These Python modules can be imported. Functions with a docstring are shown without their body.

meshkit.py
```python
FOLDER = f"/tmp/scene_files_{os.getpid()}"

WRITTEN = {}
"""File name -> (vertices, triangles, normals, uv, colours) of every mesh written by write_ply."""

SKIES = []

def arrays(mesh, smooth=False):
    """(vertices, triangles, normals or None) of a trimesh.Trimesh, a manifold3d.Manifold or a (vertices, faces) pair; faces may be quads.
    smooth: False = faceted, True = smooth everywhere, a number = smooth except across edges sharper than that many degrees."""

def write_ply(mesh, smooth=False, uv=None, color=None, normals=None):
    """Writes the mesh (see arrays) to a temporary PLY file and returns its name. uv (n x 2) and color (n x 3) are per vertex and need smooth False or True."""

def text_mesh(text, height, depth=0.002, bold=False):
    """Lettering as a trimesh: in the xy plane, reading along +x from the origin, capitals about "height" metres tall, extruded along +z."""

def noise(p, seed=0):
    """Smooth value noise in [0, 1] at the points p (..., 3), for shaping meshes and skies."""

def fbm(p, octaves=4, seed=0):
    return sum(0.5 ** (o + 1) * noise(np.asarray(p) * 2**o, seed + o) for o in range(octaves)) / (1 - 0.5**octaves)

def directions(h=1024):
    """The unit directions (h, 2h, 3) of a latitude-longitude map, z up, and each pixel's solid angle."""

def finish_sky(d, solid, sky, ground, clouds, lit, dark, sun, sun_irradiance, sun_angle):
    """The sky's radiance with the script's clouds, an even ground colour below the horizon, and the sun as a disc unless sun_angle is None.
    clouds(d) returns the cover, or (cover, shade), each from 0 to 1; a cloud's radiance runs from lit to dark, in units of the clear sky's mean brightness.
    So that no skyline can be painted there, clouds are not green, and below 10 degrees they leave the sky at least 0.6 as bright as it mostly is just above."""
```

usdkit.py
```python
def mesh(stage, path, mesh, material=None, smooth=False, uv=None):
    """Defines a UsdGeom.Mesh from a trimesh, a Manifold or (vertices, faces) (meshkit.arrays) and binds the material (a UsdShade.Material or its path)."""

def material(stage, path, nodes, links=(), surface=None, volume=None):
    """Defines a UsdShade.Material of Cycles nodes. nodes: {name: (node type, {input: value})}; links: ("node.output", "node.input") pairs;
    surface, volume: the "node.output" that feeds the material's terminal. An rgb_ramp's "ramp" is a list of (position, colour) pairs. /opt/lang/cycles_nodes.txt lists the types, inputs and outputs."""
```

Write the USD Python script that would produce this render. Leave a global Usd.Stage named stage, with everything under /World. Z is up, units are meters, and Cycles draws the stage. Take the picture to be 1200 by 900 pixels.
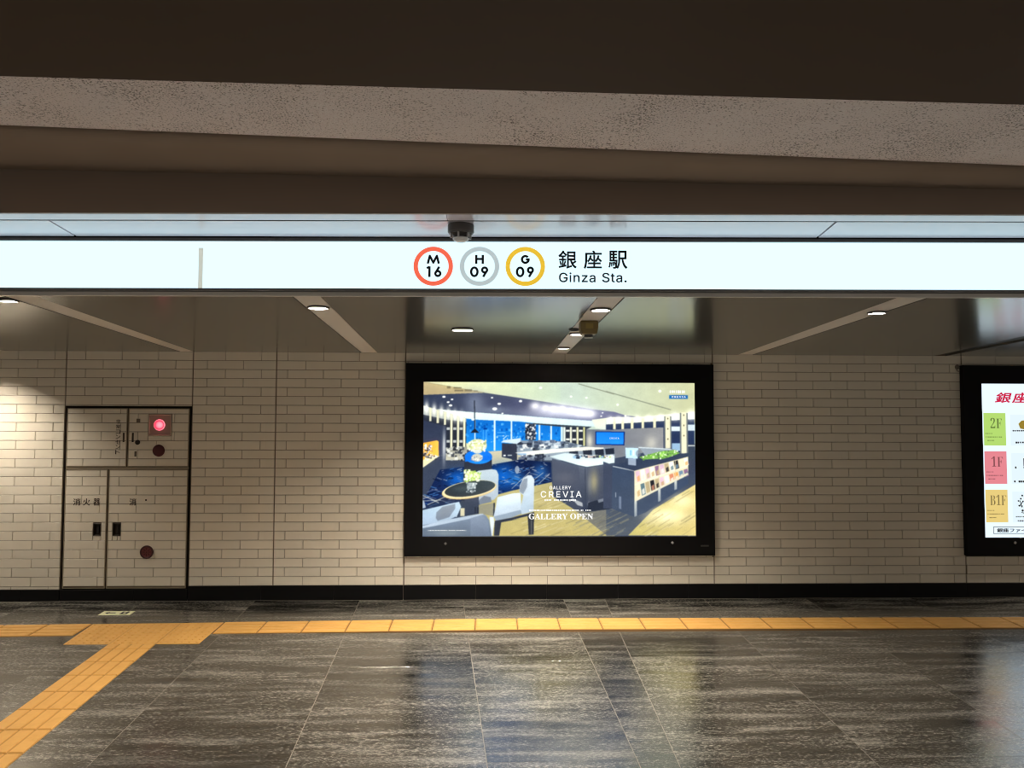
import math, random
import numpy as np
import trimesh
from pxr import Usd, UsdGeom, UsdLux, UsdShade, Gf, Sdf, Vt
from shapely.geometry import Polygon, Point, LineString, box as sbox
from shapely.ops import unary_union
from shapely import affinity
import usdkit, meshkit

stage = Usd.Stage.CreateInMemory()
UsdGeom.SetStageUpAxis(stage, UsdGeom.Tokens.z)
UsdGeom.SetStageMetersPerUnit(stage, 1.0)
UsdGeom.Xform.Define(stage, '/World')
stage.SetDefaultPrim(stage.GetPrimAtPath('/World'))
rnd = random.Random(7)

# ------------------------------------------------------------------ camera
cam = UsdGeom.Camera.Define(stage, '/World/camera')
DIST, EYE, YAW, PITCH, ROLL = 8.6913, 1.9973, 0.031921, 0.047412, 0.002854
fw = np.array([math.sin(YAW) * math.cos(PITCH), math.cos(YAW) * math.cos(PITCH), math.sin(PITCH)])
r0 = np.array([math.cos(YAW), -math.sin(YAW), 0.0]); u0 = np.cross(r0, fw)
rt = r0 * math.cos(ROLL) + u0 * math.sin(ROLL); up = -r0 * math.sin(ROLL) + u0 * math.cos(ROLL)
cam.AddTransformOp().Set(Gf.Matrix4d(*[float(x) for x in (*rt, 0, *up, 0, *(-fw), 0, 0, -DIST, EYE, 1)]))
cam.CreateHorizontalApertureAttr(36.0); cam.CreateVerticalApertureAttr(27.0)
cam.CreateFocalLengthAttr(27.0); cam.CreateClippingRangeAttr(Gf.Vec2f(0.05, 200))
cam.CreateFStopAttr(0.0)
cam.CreateExposureAttr(0.0)

# ------------------------------------------------------------------ light
AMBIENT = 0.11         # the lit concourse beyond the open ends and behind the camera
SIGN_L = 1.6           # the light band of the station sign
POSTER_L = 1.2
LAMP_L = 3900.0         # recessed downlights
dome = UsdLux.DomeLight.Define(stage, '/World/concourse_light')
dome.CreateIntensityAttr(AMBIENT); dome.CreateColorAttr(Gf.Vec3f(1.0, 0.88, 0.74))

# ------------------------------------------------------------------ helpers
UsdGeom.Scope.Define(stage, '/World/Looks')
used = {}
def numbered(parent, name):
    k = (parent, name); n = used.get(k, -1) + 1; used[k] = n
    return f'{parent}/{name}' if n == 0 else f'{parent}/{name}_{n:03d}'
def tag(p, label=None, cat=None, group=None, kind=None):
    p = p.GetPrim() if hasattr(p, 'GetPrim') else p
    for k, v in (('label', label), ('category', cat), ('group', group), ('kind', kind)):
        if v: p.SetCustomDataByKey(k, v)
    return p
def thing(name, label=None, cat=None, loc=(0, 0, 0), group=None, kind=None):
    x = UsdGeom.Xform.Define(stage, numbered('/World', name))
    if any(loc): x.AddTranslateOp().Set(Gf.Vec3d(*loc))
    return tag(x, label, cat, group, kind)
def obj(name, mesh, m, parent=None, smooth=False, label=None, kind=None):
    par = '/World' if parent is None else str(parent.GetPath())
    p = usdkit.mesh(stage, numbered(par, name), mesh, m, smooth=smooth).GetPrim()
    return tag(p, label=label, kind=kind)
def mat(name, nodes, links=(), surface='p.BSDF'):
    return usdkit.material(stage, '/World/Looks/' + name, nodes, links, surface=surface)
def plain(name, color, rough=0.5, spec=0.5, metal=0.0, **kw):
    return mat(name, {'p': ('principled_bsdf', dict(base_color=color, roughness=rough, specular_ior_level=spec, metallic=metal, **kw))})
def lin(r, g, b):
    f = lambda c: c / 255 / 12.92 if c <= 10 else ((c / 255 + 0.055) / 1.055) ** 2.4
    return (f(r), f(g), f(b))
def glow(name, color, strength):
    return mat(name, {'e': ('emission', dict(color=color, strength=strength))}, surface='e.emission')

class MB:
    def __init__(s): s.v = []; s.f = []; s.n = 0
    def add(s, v, f):
        v = np.asarray(v, float); f = np.asarray(f, int)
        if f.shape[1] == 4: f = np.vstack([f[:, [0, 1, 2]], f[:, [0, 2, 3]]])
        s.v.append(v); s.f.append(f + s.n); s.n += len(v); return s
    def tm(s, t, M=None):
        v = np.array(t.vertices)
        if M is not None: v = v @ np.array(M)[:3, :3].T + np.array(M)[:3, 3]
        return s.add(v, t.faces)
    def hexa(s, p):      # 8 corners: bottom ring then top ring, counter-clockwise from above
        return s.add(p, [[3, 2, 1, 0], [4, 5, 6, 7], [0, 1, 5, 4], [1, 2, 6, 5], [2, 3, 7, 6], [3, 0, 4, 7]])
    def box(s, x0, x1, y0, y1, z0, z1):
        return s.hexa([(x0, y0, z0), (x1, y0, z0), (x1, y1, z0), (x0, y1, z0), (x0, y0, z1), (x1, y0, z1), (x1, y1, z1), (x0, y1, z1)])
    def out(s): return np.vstack(s.v), np.vstack(s.f)
def B(*a): return MB().box(*a).out()
def slab_front(x0, x1, z0, z1, yb, yf, b):     # chamfered slab, its face towards -y
    p = [(x0, yb, z0), (x1, yb, z0), (x1, yb, z1), (x0, yb, z1), (x0, yf + b, z0), (x1, yf + b, z0), (x1, yf + b, z1), (x0, yf + b, z1),
         (x0 + b, yf, z0 + b), (x1 - b, yf, z0 + b), (x1 - b, yf, z1 - b), (x0 + b, yf, z1 - b)]
    f = []
    for i in range(4):
        j = (i + 1) % 4
        f += [[i, j, j + 4, i + 4], [i + 4, j + 4, j + 8, i + 8]]
    f += [[8, 9, 10, 11], [3, 2, 1, 0]]
    m = MB().add(p, f); return m.out()
SF = 0.040      # the floor rises gently towards the wall
def fz(y): return SF * y
def slab_floor(c, zt, zb, b):       # c: four (x, y) counter-clockwise; heights above the sloping floor
    cx = sum(p[0] for p in c) / 4; cy = sum(p[1] for p in c) / 4
    def inset(p): return (p[0] + (b if p[0] < cx else -b), p[1] + (b if p[1] < cy else -b))
    r = [(x, y, fz(y) + zb) for x, y in c] + [(x, y, fz(y) + zt - b) for x, y in c] + [(*inset(p), fz(inset(p)[1]) + zt) for p in c]
    f = []
    for i in range(4):
        j = (i + 1) % 4
        f += [[i, j, j + 4, i + 4], [i + 4, j + 4, j + 8, i + 8]]
    f += [[8, 9, 10, 11], [3, 2, 1, 0]]
    return MB().add(r, f).out()
def lathe(profile, n=32, M=None):   # profile of (radius, height) turned about z
    t = trimesh.creation.revolve(np.array(profile, float), sections=n)
    if M is not None: t.apply_transform(M)
    return t
FRONT = trimesh.transformations.rotation_matrix(math.pi / 2, [1, 0, 0])     # z up -> pointing to -y
def at(x, y, z, R=None):
    M = np.eye(4) if R is None else R.copy(); M[:3, 3] = (x, y, z); return M
def extrude(shape, depth):
    gs = [g for g in getattr(shape, 'geoms', [shape]) if g.geom_type == 'Polygon' and g.area > 1e-9]
    return trimesh.util.concatenate([trimesh.creation.extrude_polygon(g, depth, engine='earcut') for g in gs])
def on_front(shape, y, depth=0.0015, shear=0.0, x0=0.0):   # flat lettering lying on a plane facing -y: shape in (x, z)
    t = extrude(shape, depth); v = np.array(t.vertices)
    w = np.stack([v[:, 0], y - v[:, 2] - shear * (v[:, 0] - x0), v[:, 1]], 1)
    return w, np.array(t.faces)

# ------------------------------------------------------------------ lettering outlines
CJK = '''銀128|61,-11,57,-2,60,0,62,4,62,102,116,102,116,45,91,45,91,43,98,28,105,32,115,41,116,41,122,35,122,34,118,31,103,21,102,20,107,12,114,5,124,-1,120,-5,117,-9,109,-4,102,3,93,16,87,28,82,45,71,45,71,4,74,4,88,8,93,9,93,1,66,-8;71,55,72,54,107,54,108,55,107,69,71,70;71,79,107,78,107,93,71,93;4,76,6,79,10,81,20,90,26,98,32,108,40,105,38,99,45,94,58,83,57,80,52,75,40,88,32,93,28,86,18,75,49,75,49,67,36,66,36,53,54,52,54,44,36,44,36,9,54,13,55,4,8,-6,6,3,27,7,28,43,26,44,8,44,8,52,27,53,28,66,15,67,14,72,8,68;39,15,42,25,45,38,47,39,52,37,52,35,45,14,44,13,40,15;15,22,11,36,18,37,23,17,22,13,16,12
座128|24,-7,24,1,68,2,68,20,33,20,33,29,67,29,68,30,68,80,77,80,78,43,82,46,89,55,94,66,97,77,105,77,105,72,101,60,115,49,122,42,122,41,116,35,101,50,98,52,92,43,85,36,84,36,79,41,78,41,77,30,78,29,114,29,114,20,78,20,77,2,122,1,122,-7;4,-5,9,8,13,32,14,94,68,94,67,98,61,106,70,109,74,104,79,94,122,94,122,85,24,85,24,42,20,15,17,1,12,-10;26,40,33,47,38,56,42,66,45,77,53,77,53,73,50,60,65,47,66,45,65,43,61,38,60,38,55,45,47,53,40,42,34,35,32,35,29,38
駅128|56,-6,62,6,65,14,68,31,68,102,118,102,118,50,98,50,98,48,101,34,107,18,114,6,124,-3,124,-4,117,-11,108,-3,102,6,96,20,92,36,90,49,89,50,78,50,76,26,70,2,63,-11;77,59,109,59,109,93,78,93;11,102,59,102,58,94,40,94,40,83,56,83,56,76,40,75,40,63,56,63,56,56,40,56,40,44,60,44,59,23,56,0,54,-7,49,-10,36,-11,34,-9,33,-3,44,-3,48,2,49,14,45,13,38,30,41,31,44,31,49,19,50,19,51,36,11,36;19,45,32,44,32,56,19,56;19,84,32,83,32,94,19,94;32,75,19,75,19,63,32,63;29,27,29,28,34,29,38,17,39,8,34,7,31,21;19,26,20,27,24,27,25,26,26,16,26,3,21,3,21,15;4,-1,8,10,10,29,16,28,15,15,12,1,9,-4
消128|97,79,110,104,115,103,120,100,113,88,106,77,103,77;49,71,77,71,77,108,87,108,87,71,115,71,115,-3,111,-8,105,-10,90,-10,88,-4,86,-1,105,0,105,17,59,17,58,-10,49,-10;58,26,105,26,105,39,59,40;58,48,105,48,105,62,59,62;45,99,45,100,53,104,61,92,67,80,60,76,58,76,52,89;11,100,15,106,17,106,35,95,38,92,38,91,33,84,23,93;9,-3,23,22,30,38,31,38,38,32,20,-5,17,-9;5,65,6,67,11,72,28,62,33,57,29,51,27,50,21,56
火128|7,-3,7,-2,22,5,30,10,40,19,47,30,51,38,56,57,58,73,59,106,69,106,69,83,67,58,70,46,77,32,85,21,96,11,107,5,122,0,123,-1,120,-3,117,-9,115,-9,102,-4,90,3,75,18,69,27,63,40,59,29,53,19,49,14,36,2,29,-3,14,-10,13,-10,11,-7;90,45,101,67,106,81,109,81,116,78,116,76,107,57,98,42;11,45,11,47,16,53,22,64,27,82,36,79,36,78,31,61,23,45,20,42,19,42
器128|4,25,28,37,37,45,6,45,6,54,46,54,54,66,54,67,17,67,17,102,56,102,56,69,65,67,62,60,58,55,59,54,93,54,90,57,79,62,82,67,71,67,71,102,112,102,112,67,86,67,101,59,102,57,100,55,100,54,122,54,122,45,87,45,94,39,109,31,124,27,118,19,112,20,112,-10,102,-10,102,-6,80,-6,80,-10,71,-10,71,29,93,30,82,38,74,45,51,45,40,35,33,30,33,29,56,29,56,-10,47,-10,46,-6,26,-6,26,-10,17,-10,17,21,9,18,8,20;79,76,102,76,102,93,80,93;80,2,102,2,102,21,80,21;26,2,47,2,47,21,26,21;47,93,25,93,25,76,47,76
非128|74,107,84,107,84,88,120,88,120,79,84,78,84,59,118,59,118,50,84,50,84,30,122,30,123,20,84,20,84,-10,74,-10;7,30,45,30,45,50,12,50,12,59,45,59,45,60,45,79,10,79,10,88,45,88,45,108,55,108,55,-10,45,-10,45,20,7,20
常128|11,88,31,88,28,95,22,102,22,104,29,106,31,106,33,104,41,92,40,91,35,89,35,88,59,88,60,89,60,108,70,108,70,88,92,88,93,89,88,90,87,92,97,106,100,106,108,104,108,102,95,88,118,88,118,60,108,60,108,79,21,79,20,60,11,60;19,32,61,33,60,43,31,43,31,70,99,70,99,43,71,43,70,33,110,33,109,-1,107,-3,100,-5,84,-5,81,3,99,3,100,5,100,23,71,24,70,-10,61,-10,61,24,29,24,29,-4,19,-4;41,63,41,50,88,50,88,63
コ128|20,17,97,16,97,77,22,76,22,88,109,87,109,-1,97,-1,97,6,20,5
ン128|19,6,19,8,34,11,49,16,70,27,83,37,96,49,106,63,111,73,113,72,118,64,118,61,114,55,97,34,79,19,67,12,52,5,29,-2,24,-3;22,86,29,93,30,93,53,76,61,68,61,67,54,60,53,60,39,73
セ128|8,58,8,60,39,65,38,99,51,99,49,89,50,67,107,79,113,74,113,73,100,51,84,31,76,36,76,37,89,52,97,67,68,61,49,57,49,18,50,14,52,10,59,8,85,8,108,11,108,0,82,-3,59,-3,51,-1,45,1,42,4,39,12,39,55,10,49
ト128|42,-4,42,99,54,99,54,65,93,51,108,44,108,42,104,33,102,33,85,42,67,49,54,53,54,-4
フ128|19,79,19,90,103,90,110,86,106,67,101,53,96,42,90,31,79,19,68,11,50,1,40,-3,38,-3,31,4,31,7,45,11,55,16,68,25,77,34,84,44,90,54,95,69,97,79
ァ128|22,60,23,70,32,69,106,70,111,65,98,46,83,31,81,31,74,37,80,41,89,50,95,58,95,60;29,-4,29,-3,36,0,44,6,52,16,55,23,57,32,57,51,68,51,67,34,65,22,63,15,58,6,50,-3,38,-10,37,-10
イ128|12,45,12,47,37,55,57,64,68,70,89,87,101,100,103,100,110,93,110,92,98,80,76,64,77,-4,64,-4,64,56,40,45,17,36,15,37
ブ128|106,106,107,108,113,110,124,93,116,90,111,100;17,77,17,88,98,88,97,92,90,103,95,106,98,106,107,90,103,87,108,84,104,65,99,51,94,40,88,29,72,13,67,10,51,0,38,-4,36,-4,28,5,42,9,55,15,67,24,75,32,82,42,88,52,93,67,95,77'''
SANS = '''G95|8,40,8,58,9,59,10,67,13,71,13,73,14,74,15,77,20,83,21,84,22,85,27,89,33,92,40,94,43,94,44,95,54,95,54,94,63,93,68,90,69,89,74,86,79,81,84,73,87,64,75,64,71,73,67,77,66,77,63,81,53,84,45,84,44,83,39,83,33,79,30,76,29,76,29,75,26,72,21,63,20,54,19,54,19,39,22,27,26,21,32,15,42,10,53,10,54,10,59,11,64,13,71,19,76,29,76,36,52,36,52,47,88,47,88,33,87,32,87,28,85,21,81,13,76,8,72,4,65,1,59,-1,55,-1,55,-1,44,-1,43,-1,40,-1,33,1,27,4,17,13,14,20,13,20,13,22,11,25,10,29,9,31,8,39
i31|8,87,8,93,12,96,13,97,20,96,24,92,23,86,20,83,18,82,12,83;10,70,21,70,21,0,10,0
n75|10,70,20,70,21,59,27,67,33,70,37,70,38,71,46,71,46,70,51,70,56,67,60,63,64,56,65,50,65,50,65,0,54,0,54,48,51,55,47,59,42,61,34,61,32,60,28,58,24,54,21,46,21,0,10,0
z70|8,0,8,9,15,18,15,19,18,21,18,22,22,26,22,28,24,30,24,31,28,35,28,36,31,38,31,39,34,43,35,44,37,46,37,47,41,51,41,52,43,55,46,59,9,60,9,70,61,70,61,61,60,59,60,58,58,57,58,56,56,54,56,53,54,52,54,51,52,49,52,48,42,36,42,35,40,33,40,32,38,31,38,29,36,28,36,27,34,25,34,24,24,13,24,11,63,11,63,0
a72|6,24,7,28,9,31,13,35,17,37,24,39,27,39,27,40,30,40,31,40,45,42,49,43,51,45,51,51,49,55,45,59,40,61,32,61,28,59,23,56,19,51,8,54,8,56,10,57,10,60,17,66,23,69,25,69,28,70,39,71,39,70,46,70,51,68,52,67,55,65,59,61,61,57,61,52,62,51,62,0,51,0,51,9,50,9,44,2,37,-1,25,-2,25,-1,22,-1,18,0,13,3,8,8,6,15;17,16,18,14,22,10,27,8,36,8,43,11,47,15,50,20,50,22,51,22,51,34,43,33,43,32,39,32,39,31,30,31,30,30,27,30,23,29,18,24,17,22
S82|7,21,7,24,19,24,20,20,24,14,29,11,33,10,36,10,37,9,49,10,55,12,61,17,63,22,63,28,61,33,57,36,52,38,28,45,26,47,23,47,22,49,17,51,13,55,11,60,10,64,10,72,11,77,14,83,21,89,30,93,36,93,36,94,51,93,58,92,66,86,70,81,72,77,74,73,74,70,62,70,60,76,54,81,46,84,38,84,30,82,24,78,21,72,21,66,23,62,28,58,39,53,44,52,46,51,49,51,58,48,66,44,71,38,74,34,75,29,75,21,74,21,74,16,69,8,64,4,54,-1,47,-1,47,-2,31,-1,24,1,17,4,10,12
t42|1,61,1,70,11,71,12,87,23,87,23,70,37,70,37,61,23,60,23,15,24,12,28,10,35,10,36,10,39,1,35,-1,24,0,18,3,13,8,12,13,12,60
.34|9,5,9,10,10,13,12,15,15,16,19,16,22,15,24,13,26,10,26,6,24,3,22,1,19,-1,15,-1,12,1
C93|8,40,8,54,8,54,9,61,12,70,17,80,24,87,33,92,40,94,43,94,44,95,54,95,54,94,58,94,65,92,74,87,79,82,84,74,84,72,86,68,86,64,74,64,74,66,72,72,66,79,56,83,45,84,44,83,39,83,33,79,30,76,29,76,29,75,26,72,25,70,24,69,21,63,20,54,19,54,20,36,22,27,25,24,26,21,33,14,39,11,44,10,45,10,56,10,64,14,70,19,74,25,74,29,86,29,84,21,81,14,74,7,66,2,58,-1,44,-1,43,-1,37,0,28,4,27,5,24,6,17,13,16,16,15,17,10,27,9,35,8,35,8,39
R83|12,93,49,93,50,93,53,93,60,91,66,87,69,84,72,79,75,70,74,56,70,47,65,42,58,39,58,38,62,32,63,31,67,22,68,21,72,12,73,12,76,4,77,3,78,0,65,0,65,1,46,36,24,36,24,0,12,0;24,48,48,47,48,48,53,49,59,52,61,55,63,62,63,69,61,76,56,81,48,83,24,83
E77|12,93,68,93,68,83,24,83,24,53,65,52,65,42,24,42,24,11,69,10,69,0,12,0
V88|6,87,3,93,16,93,22,74,24,72,26,63,28,61,29,54,31,52,33,45,34,44,42,20,44,12,44,11,45,12,47,21,58,52,59,53,63,68,65,70,68,83,70,85,72,92,72,93,85,93,51,0,37,0,31,18,28,24,24,37,23,38,17,56,16,58,15,61,14,63,13,68,12,70,10,75,9,77,8,80,7,82
A89|4,0,4,4,6,5,8,13,11,21,13,27,14,28,16,36,17,37,19,43,20,44,21,50,22,51,24,59,26,60,27,66,28,67,29,73,31,75,36,92,38,94,51,94,52,93,53,89,56,83,60,70,61,68,67,51,68,49,69,44,70,42,76,25,77,23,79,18,82,11,83,5,84,4,85,0,73,0,72,1,70,8,69,10,64,26,25,26,17,1,16,0;41,72,29,37,29,36,60,37,57,46,56,47,54,55,52,56,50,64,50,66,47,74,47,76,45,83,44,82,43,78,41,74
L73|12,93,24,93,24,10,67,10,67,0,12,0
Y88|4,92,4,93,17,93,19,92,19,90,24,84,28,76,29,76,31,70,34,67,35,65,38,61,39,57,40,56,44,49,45,50,49,60,50,60,51,63,56,69,56,71,58,72,58,74,63,80,63,83,65,83,65,86,68,89,70,93,70,93,84,93,84,92,81,89,79,84,76,81,76,79,73,76,67,65,66,64,64,60,60,54,59,52,58,51,56,47,53,44,52,42,50,39,50,0,38,0,38,39,35,42,35,44,32,47,30,51,29,52,28,54,24,60,22,64,20,65,15,76,12,79,11,81,9,84,6,89
U96|12,94,24,94,24,29,25,24,28,18,34,13,44,10,52,10,52,10,58,11,64,14,68,18,71,24,72,29,72,29,72,94,84,94,84,27,84,27,83,21,81,15,79,15,78,12,72,6,66,2,58,-1,42,-1,42,-1,38,-1,32,1,26,4,18,12,14,18,12,27
D93|12,93,48,93,48,93,52,93,53,92,58,92,70,85,77,77,82,68,83,64,83,61,84,61,84,58,84,58,84,52,85,52,84,36,84,36,84,33,81,24,78,18,71,10,70,10,65,5,57,2,55,2,52,1,48,1,47,0,12,0;24,11,45,10,45,11,50,11,54,12,61,16,67,22,70,28,74,41,74,53,73,53,73,57,72,60,72,62,66,73,61,78,56,81,46,83,24,83
I56|6,10,22,11,22,83,6,83,6,93,51,93,51,83,35,83,35,11,51,10,51,0,6,0
O98|8,40,8,58,9,59,9,61,12,70,15,76,18,80,18,81,24,86,25,86,28,90,35,93,40,94,43,94,44,95,54,95,55,94,61,93,70,90,71,88,74,87,80,81,80,80,83,76,88,67,89,59,90,58,90,54,90,54,90,40,90,39,90,35,89,35,88,27,81,13,74,6,65,1,58,-1,55,-1,54,-1,44,-1,43,-1,40,-1,33,1,24,6,18,13,18,14,15,17,10,27,9,35,8,35,8,39;20,39,21,30,24,25,25,24,26,21,34,13,39,11,45,10,45,10,56,10,64,13,72,21,73,24,74,25,78,36,79,54,78,54,77,60,74,69,73,70,72,73,66,79,59,83,53,83,53,84,45,84,38,82,34,80,26,73,22,64,20,58,20,54,19,54,19,39
T83|6,83,6,93,77,93,77,83,48,83,48,0,36,0,36,83
K86|12,93,23,93,24,45,29,52,29,53,33,56,33,58,39,63,39,64,46,71,46,72,54,79,54,80,67,93,82,93,79,90,79,89,71,81,70,80,46,54,45,53,46,51,47,50,47,49,51,45,52,42,54,41,55,38,57,36,60,32,61,30,63,27,65,26,65,25,68,21,69,18,71,17,72,14,74,12,77,7,82,1,82,0,68,0,63,7,57,15,57,16,55,18,52,23,51,24,46,32,44,33,42,38,40,40,38,43,36,44,23,30,23,0,12,0'''
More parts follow.
